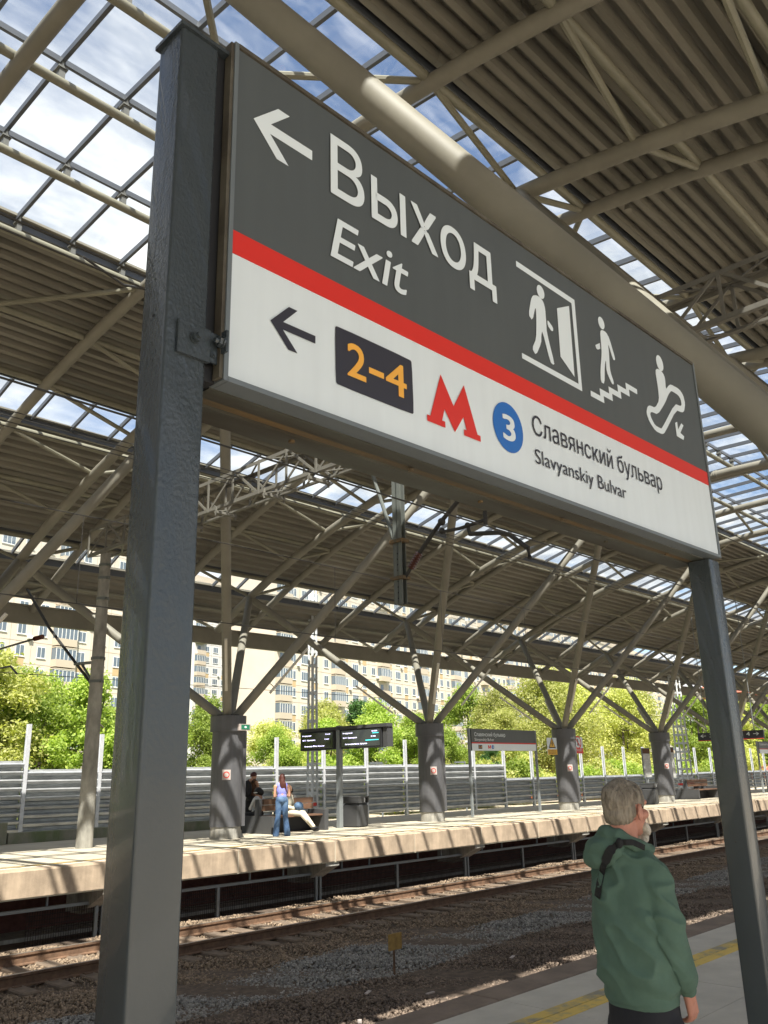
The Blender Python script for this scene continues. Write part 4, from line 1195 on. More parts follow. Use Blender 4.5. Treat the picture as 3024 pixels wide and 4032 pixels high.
shape('arrow_symbol', [[(0.068, 0.78), (0.15, 0.862), (0.191, 0.862), (0.126, 0.796), (0.274, 0.796), (0.274, 0.764), (0.124, 0.764), (0.189, 0.697), (0.148, 0.697)]], S_LET)
shape('arrow_symbol', [[(0.137, 0.208), (0.196, 0.269), (0.225, 0.269), (0.178, 0.219), (0.287, 0.219), (0.287, 0.197), (0.177, 0.197), (0.226, 0.147), (0.196, 0.147)]], S_BLACK)
shape('number_plate', [smooth([(0.358, 0.272), (0.365, 0.279), (0.661, 0.279), (0.668, 0.272), (0.669, 0.112), (0.662, 0.105), (0.367, 0.105), (0.360, 0.112)])], S_BLACK)
shape('metro_letter', [[(0.800, 0.277), (0.857, 0.188), (0.914, 0.277), (0.971, 0.124), (0.986, 0.124), (0.986, 0.104), (0.902, 0.104), (0.902, 0.124), (0.916, 0.124), (0.903, 0.165), (0.857, 0.102), (0.811, 0.165), (0.798, 0.124), (0.812, 0.124), (0.812, 0.104), (0.728, 0.104), (0.728, 0.124), (0.743, 0.124)]], S_RED)
shape('line_disc', [ell(1.1435, .1965, .0845, .0885, 48)], S_BLUE)
shape('door_symbol', [[(1.267, 0.889), (1.666, 0.889), (1.657, 0.488), (1.258, 0.491), (1.259, 0.512), (1.634, 0.512), (1.640, 0.864), (1.266, 0.865)]], S_LET)
shape('door_symbol', [[(1.526, 0.796), (1.619, 0.843), (1.609, 0.533), (1.519, 0.588)]], S_LET)
shape('walker_symbol', [ell(1.418, .822, .0255, .028)], S_LET)
shape('walker_symbol', [smooth([(1.347, 0.762), (1.362, 0.784), (1.386, 0.795), (1.412, 0.796), (1.432, 0.785), (1.440, 0.76), (1.439, 0.701), (1.437, 0.657), (1.472, 0.542), (1.462, 0.534), (1.443, 0.539), (1.407, 0.655), (1.397, 0.633), (1.392, 0.598), (1.350, 0.534), (1.327, 0.554), (1.360, 0.604), (1.373, 0.691), (1.375, 0.746), (1.345, 0.672), (1.322, 0.688)])], S_LET)
shape('walker_symbol', [smooth([(1.449, 0.718), (1.485, 0.697), (1.483, 0.682), (1.471, 0.677), (1.447, 0.692)])], S_LET)
shape('stairs_symbol', [ell(1.870, .864, .0255, .028)], S_LET)
shape('stairs_symbol', [smooth([(1.852, 0.818), (1.868, 0.832), (1.903, 0.834), (1.926, 0.814), (1.958, 0.732), (1.950, 0.719), (1.937, 0.721), (1.909, 0.786), (1.909, 0.742), (1.902, 0.681), (1.904, 0.65), (1.923, 0.612), (1.916, 0.598), (1.903, 0.6), (1.869, 0.643), (1.876, 0.700), (1.860, 0.666), (1.842, 0.578), (1.813, 0.577), (1.819, 0.632), (1.846, 0.718), (1.849, 0.767)])], S_LET)
shape('stairs_symbol', [[(1.799, 0.737), (1.838, 0.760), (1.838, 0.734), (1.816, 0.722), (1.804, 0.724)]], S_LET)
shape('stairs_symbol', [[(1.722, 0.512), (1.796, 0.512), (1.796, 0.545), (1.872, 0.545), (1.872, 0.577), (1.95, 0.577), (1.95, 0.611), (2.025, 0.611), (2.025, 0.643), (2.125, 0.643), (2.123, 0.619), (2.050, 0.619), (2.050, 0.586), (1.973, 0.586), (1.973, 0.552), (1.897, 0.552), (1.896, 0.519), (1.823, 0.519), (1.823, 0.488), (1.720, 0.488)]], S_LET)
shape('escalator_symbol', [ell(2.388, .857, .0345, .039)], S_LET)
shape('escalator_symbol', [smooth([(2.330, 0.80), (2.352, 0.818), (2.388, 0.820), (2.412, 0.812), (2.424, 0.792), (2.418, 0.735), (2.454, 0.767), (2.480, 0.780), (2.567, 0.783), (2.602, 0.763), (2.611, 0.722), (2.588, 0.677), (2.563, 0.663), (2.498, 0.656), (2.348, 0.504), (2.320, 0.489), (2.256, 0.487), (2.207, 0.517), (2.188, 0.553), (2.207, 0.588), (2.231, 0.601), (2.282, 0.604), (2.332, 0.655), (2.336, 0.718)]),
                           smooth([(2.437, 0.715), (2.467, 0.741), (2.480, 0.746), (2.545, 0.746), (2.567, 0.730), (2.569, 0.705), (2.555, 0.693), (2.494, 0.687), (2.324, 0.518), (2.308, 0.514), (2.258, 0.515), (2.230, 0.540), (2.224, 0.558), (2.238, 0.573), (2.300, 0.577), (2.388, 0.657)])], S_LET)
shape('escalator_symbol', [[(2.469, 0.585), (2.493, 0.597), (2.492, 0.559), (2.537, 0.602), (2.557, 0.596), (2.513, 0.548), (2.549, 0.540), (2.537, 0.519), (2.469, 0.521)]], S_LET)


def sgtext(name, body, x0, x1, base, cap, mt, **kw):
    o = text(name, body, x0, x1, base, cap, 0, mt, None, **kw)
    org = ORG[ES.name]
    for v in o.data.vertices: v.co = Vector((SX + v.co.x, SY0 - .0034 + v.co.y, SZ + v.co.z + .0117 * v.co.x)) - org
    o.parent = ES; ORG[o.name] = org
    return o


sgtext('lettering', 'Выход', .343, 1.127, .695, .19, S_LET, bold=.007)
sgtext('lettering', 'Exit', .341, .664, .487, .134, S_LET, bold=.006, shear=.2)
sgtext('lettering', '2', .401, .473, .144, .101, S_ORANGE, bold=.012)
shape('lettering', [[(.485, .178), (.545, .178), (.545, .196), (.485, .196)]], S_ORANGE, y=-.0034)
sgtext('lettering', '4', .552, .640, .144, .101, S_ORANGE, bold=.012)
sgtext('lettering', '3', 1.109, 1.180, .149, .090, S_LET, bold=.018)
sgtext('lettering', 'Славянский бульвар', 1.289, 2.253, .213, .070, S_BLACK)
sgtext('lettering', 'Slavyanskiy Bulvar', 1.291, 1.922, .107, .053, S_BLACK)

# ================================================================== FAR PLATFORM FURNITURE
SLATM = WOOD


def bench(x0, y0, L_, label, base=FZ):
    t = thing('platform_bench', label, 'bench', (x0, y0, base), 'double benches on the far platform'); z = base; yc = y0
    pr = [(-.68, 0), (.68, 0), (.68, .47), (.10, .47), (.08, .92), (-.08, .92), (-.10, .47), (-.68, .47)]
    for xx, w, tall in ((x0, .10, True), (x0 + L_ - .16, .16, False)):
        b = MB(); p2 = pr if tall else [(-.68, 0), (.68, 0), (.68, .58), (-.68, .58)]
        n = len(p2); v = [(xx, yc + a, z + c) for a, c in p2] + [(xx + w, yc + a, z + c) for a, c in p2]
        b.add(v, [tuple(range(n)), tuple(range(2 * n - 1, n - 1, -1))] + [(i, n + i, n + (i + 1) % n, (i + 1) % n) for i in range(n)])
        b.build('end_panel', BENCH_D, t)
    for k in range(4):
        for s in (-1, 1):
            y = yc + s * (.16 + k * .13)
            b = MB(); b.bbox(x0 + .1, x0 + L_ - .16, y - .055, y + .055, z + .42, z + .46, .004); b.build('slat', SLATM, t)
    for zz in (.60, .77):
        b = MB(); b.bbox(x0 + .22, x0 + L_ - .05, yc - .05, yc + .05, z + zz, z + zz + .15, .006); b.build('slat', SLATM, t)
    b = MB(); b.box(x0 + L_ - .5, x0 + L_ - .25, yc - .04, yc + .04, z + .4, z + .62); b.build('backrest_post', BENCH_D, t)
    b = MB(); b.box(x0 + .1, x0 + L_ - .2, yc - .06, yc + .06, z, z + .42); b.build('core', BLACK, t)
    return t


bench(16.08, 20.45, 2.15, 'dark double bench with brown slats where five people gather')
bench(42.9, 20.2, 2.6, 'dark double bench further along the far platform, empty')


def bin_(x, y, label, rot=0.25, w=.62):
    t = thing('litter_bin', label, 'bin', (x, y, FZ), 'black litter bins', rotz=rot); ORG[t.name] = Vector((0, 0, 0))
    b = MB(); b.bbox(-w / 2, w / 2, -w / 2, w / 2, .03, .70, .07); b.build('body', BIN, t)
    b = MB(); b.box(-w / 2, w * .02, -w / 2, w / 2, .70, .86); b.box(w * .40, w / 2, -w / 2, w / 2, .70, .86); b.box(w * .02, w * .40, w * .1, w / 2, .70, .86); b.box(-w / 2 - .01, w / 2 + .01, -w / 2 - .01, w / 2 + .01, .86, .90); b.build('hood', BIN, t)
    b = MB(); b.box(w * .02, w * .12, -w / 2 - .004, -w / 2 + .02, .72, .85); b.build('ashtray_plate', GALV_P, t)
    b = MB(); b.box(-w * .42, w * .42, -w * .42, w * .42, 0, .03); b.build('foot', BLACK, t)


bin_(19.62, 20.05, 'black angular litter bin beside the information screen post')
bin_(37.0, 19.1, 'black litter bin left of the fourth column, behind the old man\'s head')
bin_(35.2, 19.3, 'black litter bin partly hidden by the old man\'s head', .1)

# information screens across the platform
t = thing('information_display', 'double black train information display on a grey steel post', 'display', (19.0, 20.1, FZ))
b = MB(); b.bbox(18.93, 19.08, 20.02, 20.18, FZ, 3.2, .01); b.build('post', MESHM, t)
b = MB(); b.box(18.90, 19.16, 17.95, 21.9, 3.07, 3.17); b.build('hood', BENCH_D, t)
b = MB(); b.box(18.96, 19.2, 17.98, 18.16, 2.5, 3.07); b.build('side_cover', BENCH_D, t)
for y0, y1, nm in ((20.26, 21.86, 'screen_unit'), (18.2, 19.96, 'screen_unit')):
    b = MB(); b.bbox(18.92, 19.14, y0, y1, 2.49, 3.06, .01); o = b.build(nm, BLACK, t)
    b = MB(); b.box(18.912, 18.92, y0 + .05, y1 - .05, 2.54, 3.02); b.build('glass', SCRN, o)
    yl = y1 - .12
    rows = [('Белорусский', yl, .42, 2.93, 0), ('12 мин', y0 + .38, .22, 2.95, 0), ('4517  Одинцово', yl, .62, 2.79, 0), ('21 мин', y0 + .42, .2, 2.80, 0), ('Остановки: Фили, Кунцево', yl - .1, .95, 2.60, 0)]
    for tx, yy, ww, zz, _ in rows:
        text('screen_text', tx, yy, yy - ww, zz, .035, 0, TXT_E, o, axis='y', xpl=18.908, bold=.01)
    if y0 < 19:
        for zz, ww in ((2.90, .25), (2.70, .55)):
            b = MB(); b.box(18.906, 18.910, y0 + .1, y0 + .1 + ww, zz, zz + .02); b.build('cyan_bar', TXT_C, o)

# station name board
t = thing('station_name_board', 'grey and white station name board on two thin grey posts', 'sign', (27.6, 20.1, FZ))
for x in (25.53, 29.80):
    b = MB(); b.box(x - .04, x + .04, 20.06, 20.14, FZ, 3.26); b.build('post', MESHM, t)
b = MB(); b.box(25.62, 29.74, 20.05, 20.15, 2.47, 3.25); b.build('board', S_GREY, t)
b = MB(); b.box(25.62, 29.74, 20.04, 20.05, 2.47, 2.72); b.build('white_strip', S_WHITE, t)
b = MB(); b.box(25.62, 29.74, 20.038, 20.05, 2.722, 2.765); b.build('red_strip', S_RED, t)
text('lettering', 'Славянский бульвар', 25.80, 27.72, 2.985, .13, 20.046, S_LET, t, bold=.006)
text('lettering', 'Slavyanskiy Bulvar', 25.80, 27.0, 2.82, .10, 20.046, S_LET, t)
b = MB(); b.box(26.0, 26.22, 20.034, 20.04, 2.53, 2.67); b.build('plate', S_BLACK, t)
text('lettering', '2–4', 26.03, 26.19, 2.56, .08, 20.031, S_ORANGE, t, bold=.02)
text('lettering', 'М', 26.58, 26.76, 2.54, .12, 20.035, S_RED, t, bold=.04)
b = MB(); b.tube((26.88, 20.034, 2.6), (26.88, 20.04, 2.6), .075, n=18); b.build('disc', S_BLUE, t)
text('lettering', '3', 26.85, 26.91, 2.56, .08, 20.031, S_LET, t, bold=.02)

WSP = mat('warning yellow', (.72, .42, .07), .5)


def pic_sign(x0, x1, z0, z1, y, kind, label):
    t = thing('warning_plate', label, 'sign', ((x0 + x1) / 2, y, z0)); h = z1 - z0; cx = (x0 + x1) / 2; w = x1 - x0
    b = MB(); b.box(x0, x1, y, y + .02, z0, z1); b.build('plate', S_WHITE, t)
    b = MB(); b.box(x0, x1, y - .004, y, z0, z0 + h * .32); b.build('caption_field', WSP if kind == 'tri' else S_RED, t)
    zc = z0 + h * .67; r = w * .36
    if kind == 'tri':
        b = MB(); b.poly([(cx - r, zc - r * .75), (cx + r, zc - r * .75), (cx, zc + r)], y - .004, y); b.build('triangle', BLACK, t)
        b = MB(); b.poly([(cx - r * .78, zc - r * .6), (cx + r * .78, zc - r * .6), (cx, zc + r * .76)], y - .007, y - .004); b.build('triangle', WSP, t)
        b = MB(); b.sphere((cx, y - .008, zc + r * .18), r * .1); b.box(cx - r * .07, cx + r * .07, y - .010, y - .007, zc - r * .45, zc + r * .08); b.box(cx - r * .25, cx + r * .25, y - .010, y - .007, zc - r * .12, zc - r * .02); b.build('figure', BLACK, t)
    else:
        b = MB(); n = 24
        for i in range(n):
            a0, a1 = 2 * math.pi * i / n, 2 * math.pi * (i + 1) / n
            b.add([(cx + r * math.cos(a0), y - .005, zc + r * math.sin(a0)), (cx + r * math.cos(a1), y - .005, zc + r * math.sin(a1)), (cx + r * .8 * math.cos(a1), y - .005, zc + r * .8 * math.sin(a1)), (cx + r * .8 * math.cos(a0), y - .005, zc + r * .8 * math.sin(a0))], [(0, 1, 2, 3)])
        b.bar((cx - r * .6, y - .006, zc + r * .6), (cx + r * .6, y - .006, zc - r * .6), r * .18, .002, up=(0, 1, 0)); b.build('ring', S_RED, t)
        b = MB(); b.sphere((cx, y - .004, zc + r * .38), (r * .14, .003, r * .14)); b.box(cx - r * .14, cx + r * .14, y - .004, y - .001, zc - r * .5, zc + r * .2); b.build('figure', BLACK, t)
    capt = ['ОСТОРОЖНО', 'ВЫСОКОЕ', 'НАПРЯЖЕНИЕ'] if kind == 'tri' else ['ВХОД', 'ЗАПРЕЩЕН']
    for i, c in enumerate(capt):
        text('caption', c, x0 + w * .1, x1 - w * .15, z0 + h * (.22 - i * .085), h * .05, y - .006, BLACK if kind == 'tri' else S_LET, t)


pic_sign(30.08, 30.76, 2.31, 2.97, 19.72, 'tri', 'yellow and white electric warning plate left of the third column')
pic_sign(32.0, 32.75, 2.36, 3.03, 19.72, 'no', 'red and white prohibition plate right of the third column')
for k, x in enumerate((14.49, 22.935, 31.38, 39.825)):
    t = thing('no_smoking_sticker', ['first', 'second', 'third', 'fourth'][k] + ' small square no smoking sticker, on the ' + ['nearest', 'second', 'third', 'fourth'][k] + ' far platform column', 'sticker', (x - .4, 19.4, 1.7))
    a = R(232); cx, cy = x + .432 * math.cos(a), 19.75 + .432 * math.sin(a); tx, ty = -math.sin(a), math.cos(a)
    b = MB(); q = .11
    b.add([(cx - tx * q, cy - ty * q, 1.66), (cx + tx * q, cy + ty * q, 1.66), (cx + tx * q, cy + ty * q, 1.92), (cx - tx * q, cy - ty * q, 1.92), (cx - tx * q + .01, cy - ty * q + .01, 1.66), (cx + tx * q + .01, cy + ty * q + .01, 1.66), (cx + tx * q + .01, cy + ty * q + .01, 1.92), (cx - tx * q + .01, cy - ty * q + .01, 1.92)],
          [(0, 1, 2, 3), (7, 6, 5, 4), (0, 4, 5, 1), (1, 5, 6, 2), (2, 6, 7, 3), (3, 7, 4, 0)]); b.build('plate', STK, t)
    b = MB(); n = 20; nx, ny = math.cos(a) * .004, math.sin(a) * .004
    for i in range(n):
        a0, a1 = 2 * math.pi * i / n, 2 * math.pi * (i + 1) / n; vv = []
        for rr, aa in ((.085, a0), (.085, a1), (.062, a1), (.062, a0)): vv.append((cx + nx + tx * rr * math.cos(aa), cy + ny + ty * rr * math.cos(aa), 1.79 + rr * math.sin(aa)))
        b.add(vv, [(0, 1, 2, 3)])
    b.build('ring', S_RED, t)
t = thing('exit_lamp', 'small green emergency exit lamp on the collar of the nearest column', 'lamp', (14.8, 19.3, 2.95))
b = MB(); b.bbox(14.44, 14.82, 19.18, 19.27, 2.93, 3.10, .01); b.build('housing', STK, t)
b = MB(); b.box(14.50, 14.78, 19.172, 19.18, 2.955, 3.08); b.build('green_face', GREENS, t)
b = MB(); b.poly([(14.60, 3.0), (14.60, 3.035), (14.64, 3.035), (14.64, 3.055), (14.68, 3.018), (14.64, 2.98), (14.64, 3.0)], 19.169, 19.172); b.build('arrow', S_LET, t)
for x0, x1, z0, z1, lab in ((38.0, 38.75, 1.27, 2.62, 'tall grey timetable board left of the fourth column'), (40.35, 41.25, 1.2, 2.68, 'tall grey timetable board right of the fourth column')):
    t = thing('poster_board', lab, 'board', (x0, 19.8, FZ))
    b = MB(); b.bbox(x0, x1, 19.78, 19.84, z0, z1, .01); b.build('frame', S_FRAME, t)
    b = MB(); b.box(x0 + .04, x1 - .04, 19.772, 19.78, z0 + .05, z1 - .26); b.build('poster', STKB, t)
    b = MB(); b.box(x0 + .04, x1 - .04, 19.772, 19.78, z1 - .25, z1 - .04); b.build('header', BROWNC, t)
    b = MB(); b.box((x0 + x1) / 2 - .04, (x0 + x1) / 2 + .04, 19.8, 19.84, FZ, z0); b.build('post', MESHM, t)
# hanging direction sign across the platform
t = thing('direction_sign', 'long dark hanging sign with arrows to exits 3 and 4', 'sign', (45.0, 18.5, 3.0))
b = MB(); b.box(45.0, 45.15, 16.75, 20.15, 3.0, 3.42); b.build('board', S_BLACK, t)
b = MB(); b.box(44.99, 45.0, 16.75, 20.15, 3.0, 3.03); b.build('red_strip', S_RED, t)
for a, c, tx in ((20.0, 19.35, '← 3'), (17.6, 16.95, '4 →')): text('lettering', tx, a, c, 3.17, .18, 0, S_LET, t, axis='y', xpl=44.992, bold=.01)
text('lettering', 'Выход Exit', 19.2, 18.5, 3.2, .1, 0, S_LET, t, axis='y', xpl=44.992)
text('lettering', 'Выход Exit', 18.35, 17.75, 3.2, .1, 0, S_LET, t, axis='y', xpl=44.992)
for y in (17.2, 19.7):
    b = MB(); b.tube((45.07, y, 3.42), (45.07, y, zr(y, 0)), .02, n=6); b.build('hanger_rod', MESHM, t)
t = thing('station_name_board', 'small distant station name board right of the right sign post', 'sign', (52.7, 20.1, FZ))
for x in (52.75, 56.6):
    b = MB(); b.box(x - .05, x + .05, 20.06, 20.14, FZ, 3.1); b.build('post', MESHM, t)
b = MB(); b.box(52.9, 56.5, 20.05, 20.13, 2.4, 3.08); b.build('board', S_GREY, t)
b = MB(); b.box(52.9, 56.5, 20.04, 20.05, 2.4, 2.63); b.build('white_strip', S_WHITE, t)
b = MB(); b.box(52.9, 56.5, 20.038, 20.05, 2.632, 2.67); b.build('red_strip', S_RED, t)
text('lettering', 'Славянский бульвар', 53.0, 54.8, 2.86, .12, 20.046, S_LET, t)
# dark bracket lamps beyond the fence
for x in (34.3, 41.4, 30.2):
    t = thing('goal_frame', 'thin dark square frame standing beyond the fence', 'frame', (x, 33.0, -.4), 'dark frames beyond the fence')
    b = MB(); b.bar((x, 33, -.4), (x, 33, 2.35), .09, .09); b.build('post', S_FRAME, t)
    b = MB(); b.bar((x - .9, 33, 2.3), (x, 33, 2.3), .09, .09); b.build('arm', S_FRAME, t)

# ================================================================== PEOPLE
def blob(name, prims, vox, mt, parent, smooth_it=4, disp=None, cut=None):
    """one continuous surface: union of tapered limbs and ellipsoids, voxel fused and smoothed"""
    b = MB()
    for p in prims:
        if p[0] == 'c':
            _, p0, p1, r0, r1 = p; p0, p1 = Vector(p0), Vector(p1)
            b.tube(p0, p1, r0, r1, 20); b.sphere(p0, r0, 0, 16, 10); b.sphere(p1, r1, 0, 16, 10)
        elif p[0] == 'e':
            _, c, r = p[:3]; k = len(b.v); b.sphere((0, 0, 0), r, 0, 20, 14); q = Matrix.Rotation(p[3], 3, p[4]) if len(p) > 3 else Matrix.Identity(3)
            if len(p) > 5: q = Matrix.Rotation(p[5], 3, p[6]) @ q
            for i in range(k, len(b.v)): b.v[i] = tuple(q @ Vector(b.v[i]) + Vector(c))
        elif p[0] == 'l':            # loft of ellipses: (centre, rx, ry, rot)
            _, secs = p; n = 28; v = []
            for c, rx, ry, a in secs:
                for i in range(n):
                    tt = 2 * math.pi * i / n; ct, st_ = math.cos(tt), math.sin(tt)
                    ux, uy = abs(ct) ** .85 * (1 if ct > 0 else -1) * rx, abs(st_) ** .85 * (1 if st_ > 0 else -1) * ry
                    v.append((c[0] + ux * math.cos(a) - uy * math.sin(a), c[1] + ux * math.sin(a) + uy * math.cos(a), c[2]))
            f = []
            for k in range(len(secs) - 1):
                for i in range(n): f.append((k * n + i, k * n + (i + 1) % n, (k + 1) * n + (i + 1) % n, (k + 1) * n + i))
            f += [tuple(range(n - 1, -1, -1)), tuple(range((len(secs) - 1) * n, len(secs) * n))]; b.add(v, f)
    me = b.mesh('tmp', mt); o = bpy.data.objects.new('tmp', me); TMP.link(o)
    rm = o.modifiers.new('r', 'REMESH'); rm.mode = 'VOXEL'; rm.voxel_size = vox
    sm = o.modifiers.new('s', 'SMOOTH'); sm.iterations = smooth_it; sm.factor = .5
    dg = TMP.dg()
    me2 = bpy.data.meshes.new_from_object(o.evaluated_get(dg)); bpy.data.objects.remove(o)
    if disp:
        me2.update(); nr = [v.normal.copy() for v in me2.vertices]
        for v, n_ in zip(me2.vertices, nr): v.co = v.co + n_ * disp(v.co, n_)
    if cut:
        bm_ = bmesh.new(); bm_.from_mesh(me2); bmesh.ops.delete(bm_, geom=[v for v in bm_.verts if cut(v.co)], context='VERTS'); bm_.to_mesh(me2); bm_.free()
    org = ORG[parent.name]
    for v in me2.vertices: v.co = v.co - org
    me2.materials.clear(); me2.materials.append(mt); me2.polygons.foreach_set('use_smooth', [True] * len(me2.polygons)); me2.update()
    o = bpy.data.objects.new(name, me2); COL.objects.link(o); o.parent = parent; ORG[o.name] = org
    return o


# ---- the old man in the green hoodie.  s: to the right in the picture, t: away from the camera
def ST(s, t, z): return (0.691 * s + 0.722 * t, -0.722 * s + 0.691 * t, z)


MAN = thing('person', 'old bearded man in green hoodie with black strap, seen from behind', 'person', ST(1.13, 4.09, 0))
FB = R(48)                                      # chest turned to the right of 'away'
fb = (math.sin(FB), math.cos(FB)); rb = (math.cos(FB), -math.sin(FB))      # forward / right of the body in (s,t)
CS, CT = 1.078, 4.07


def B(r, f, z, cs=CS, ct=CT): return ST(cs + rb[0] * r + fb[0] * f, ct + rb[1] * r + fb[1] * f, z)


brot = math.atan2(B(1, 0, 0)[1] - B(0, 0, 0)[1], B(1, 0, 0)[0] - B(0, 0, 0)[0])
HB = R(52); fh = (math.sin(HB), math.cos(HB)); rh = (math.cos(HB), -math.sin(HB)); HS, HT = 1.085, 4.07


def H(r, f, z): return ST(HS + rh[0] * r + fh[0] * f, HT + rh[1] * r + fh[1] * f, z)


hrot = math.atan2(H(1, 0, 0)[1] - H(0, 0, 0)[1], H(1, 0, 0)[0] - H(0, 0, 0)[0])
ZAX = 'Z'


def fold(p, n):
    q = Vector((p.x * 5, p.y * 5, p.z * 2.8)); a = noise.noise(q) * .016
    q2 = Vector((p.x * 8 + p.z * 6, p.y * 8 - p.z * 5, p.z * 7)); rg = 1 - abs(noise.noise(q2)) * 3.0
    a += (max(rg, 0) ** 1.6) * .017
    lo = max(0.0, min(1.0, (1.08 - p.z) * 4))
    a += noise.noise(Vector((p.x * 24, p.y * 24, p.z * 18))) * .0035
    a *= max(0.15, min(1.0, (p.z - .765) * 9))
    a += math.sin(p.z * 52 + 7 * noise.noise(Vector((p.x * 6, p.y * 6, p.z * 2)))) * .005 * lo
    return a


def crease(p, n):
    return (1 - abs(noise.noise(Vector((p.x * 12 + 3, p.y * 12, p.z * 16)))) * 3.2) * .006


ra_sh, ra_el, ra_wr = B(.122, -.005, 1.250), B(.172, -.012, 1.030), B(.168, .068, .845)
la_sh, la_el, la_wr = B(-.125, .01, 1.250), B(-.15, .11, 1.03), B(-.10, .22, .85)
HOODIE = blob('hoodie', [
    ('l', [(B(0, .0, .765), .148, .122, brot), (B(0, .0, .80), .156, .130, brot), (B(0, .0, .86), .168, .145, brot), (B(0, .0, .98), .166, .146, brot), (B(-.01, -.005, 1.10), .162, .138, brot), (B(-.01, -.01, 1.20), .155, .120, brot), (B(0, -.01, 1.28), .125, .098, brot), (B(0, 0, 1.36), .075, .075, brot)]),
    ('c', ra_sh, ra_el, .071, .062), ('c', ra_el, ra_wr, .063, .047), ('c', la_sh, la_el, .070, .06), ('c', la_el, la_wr, .06, .047),
    ('c', B(-.085, -.01, 1.295), B(.085, -.01, 1.295), .054, .054), ('c', B(.0, -.05, 1.315), B(.0, -.05, 1.34), .06, .055), ('c', B(.06, -.01, 1.32), ra_sh, .05, .068), ('c', B(-.06, -.01, 1.32), la_sh, .05, .068),
], .0075, HOOD, MAN, 3, fold)
blob('hood', [
    ('e', B(-.065, -.085, 1.365), (.100, .062, .060), brot, ZAX), ('e', B(-.085, -.095, 1.325), (.085, .05, .045), brot, ZAX),
    ('c', B(-.105, -.05, 1.395), B(-.06, -.085, 1.432), .034, .032), ('c', B(-.06, -.085, 1.432), B(.02, -.090, 1.420), .032, .031), ('c', B(.02, -.090, 1.420), B(.075, -.045, 1.385), .031, .028), ('c', B(.075, -.045, 1.385), B(.075, .05, 1.355), .028, .024), ('c', B(-.105, -.05, 1.395), B(-.085, .05, 1.37), .034, .026),
], .0065, HOOD, MAN, 3, crease)
for a, c, nm in ((ra_wr, ra_el, 'cuff'), (la_wr, la_el, 'cuff')):
    a, c = Vector(a), Vector(c); d = (a - c).normalized()
    blob('cuff', [('c', a + d * .005, a + d * .034, .040, .036)], .006, HOOD, MAN, 2)
blob('waistband', [('l', [(B(0, .0, .742), .143, .112, brot), (B(0, 0, .757), .152, .120, brot), (B(0, .0, .80), .155, .123, brot), (B(0, 0, .815), .150, .118, brot)])], .008, HOOD, MAN, 2)
# body: head, neck, arms, hands in one surface
def hand_prims(wr, dirf, out, side):
    """palm with five bent fingers; dirf: pointing direction, out: knuckle side, side: thumb side"""
    wr, d, o_, s_ = Vector(wr), Vector(dirf).normalized(), Vector(out).normalized(), Vector(side).normalized()
    pr = [('c', wr, wr + d * .035, .026, .026)]
    for i, (off, ln) in enumerate(((.028, .072), (.0095, .080), (-.0095, .074), (-.027, .060))):
        k0 = wr + d * .03 + s_ * off * .7; k1 = wr + d * .092 + s_ * off
        pr.append(('c', k0, k1, .017, .0125))
        k2 = k1 + (d * .85 - o_ * .45).normalized() * ln * .45; k3 = k2 + (d * .45 - o_ * .9).normalized() * ln * .36; k4 = k3 + (d * .05 - o_ * 1).normalized() * ln * .26
        pr += [('c', k1, k2, .0105, .0095), ('c', k2, k3, .0095, .0088), ('c', k3, k4, .0088, .0078)]
    t0 = wr + d * .028 + s_ * .026; t1 = t0 + (d * .6 + s_ * .55 - o_ * .35).normalized() * .045; t2 = t1 + (d * .9 + s_ * .05 - o_ * .4).normalized() * .033
    pr += [('c', t0, t1, .0155, .0125), ('c', t1, t2, .0122, .0098)]
    return pr


rr_ = Vector(B(1, 0, 0)) - Vector(B(0, 0, 0)); ff_ = Vector(B(0, 1, 0)) - Vector(B(0, 0, 0))
hdr = (Vector(ra_wr) - Vector(ra_el)).normalized() + Vector((0, 0, -.55))
hr0 = Vector(ra_wr) + (Vector(ra_wr) - Vector(ra_el)).normalized() * .035
hl0 = Vector(la_wr) + (Vector(la_wr) - Vector(la_el)).normalized() * .025
blob('body', [
    ('e', H(0, -.018, 1.555), (.076, .098, .092), hrot, ZAX), ('e', H(0, .025, 1.49), (.062, .072, .075), hrot, ZAX), ('e', H(0, .055, 1.445), (.042, .040, .036), hrot, ZAX),
    ('c', H(0, .085, 1.555), H(0, .085, 1.585), .030, .030), ('c', H(0, .092, 1.535), H(0, .106, 1.505), .010, .013), ('c', H(-.013, .095, 1.498), H(.013, .095, 1.498), .010, .010),
    ('c', H(-.02, .092, 1.466), H(.02, .092, 1.466), .011, .011), ('c', H(-.02, .092, 1.455), H(.02, .092, 1.455), .012, .012),
    ('c', H(-.045, .068, 1.505), H(-.055, .03, 1.50), .022, .02), ('c', H(.045, .068, 1.505), H(.055, .03, 1.50), .022, .02), ('c', H(-.03, .082, 1.552), H(-.05, .07, 1.555), .014, .013), ('c', H(.03, .082, 1.552), H(.05, .07, 1.555), .014, .013),
    ('e', H(.083, -.012, 1.515), (.012, .023, .037), hrot + .35, ZAX), ('e', H(-.079, -.012, 1.515), (.010, .021, .034), hrot - .25, ZAX),
    ('c', H(0, -.03, 1.47), B(0, .0, 1.30), .058, .050), ('c', H(.0, -.050, 1.45), B(0, -.035, 1.365), .048, .045),
    ('c', B(-.10, 0, 1.235), B(.10, 0, 1.235), .038, .038), ('c', B(0, 0, 1.25), B(0, 0, .88), .07, .07),
    ('c', B(.10, 0, 1.225), ra_el, .036, .036), ('c', ra_el, hr0, .036, .027), ('c', B(-.10, 0, 1.225), la_el, .036, .036), ('c', la_el, hl0, .036, .027),
] + hand_prims(hr0, hdr, rr_ * .8 - ff_ * .1, ff_ - rr_ * .1) + hand_prims(hl0, (0.05, 0, -1), -rr_, ff_), .0048, SKIN, MAN, 3)
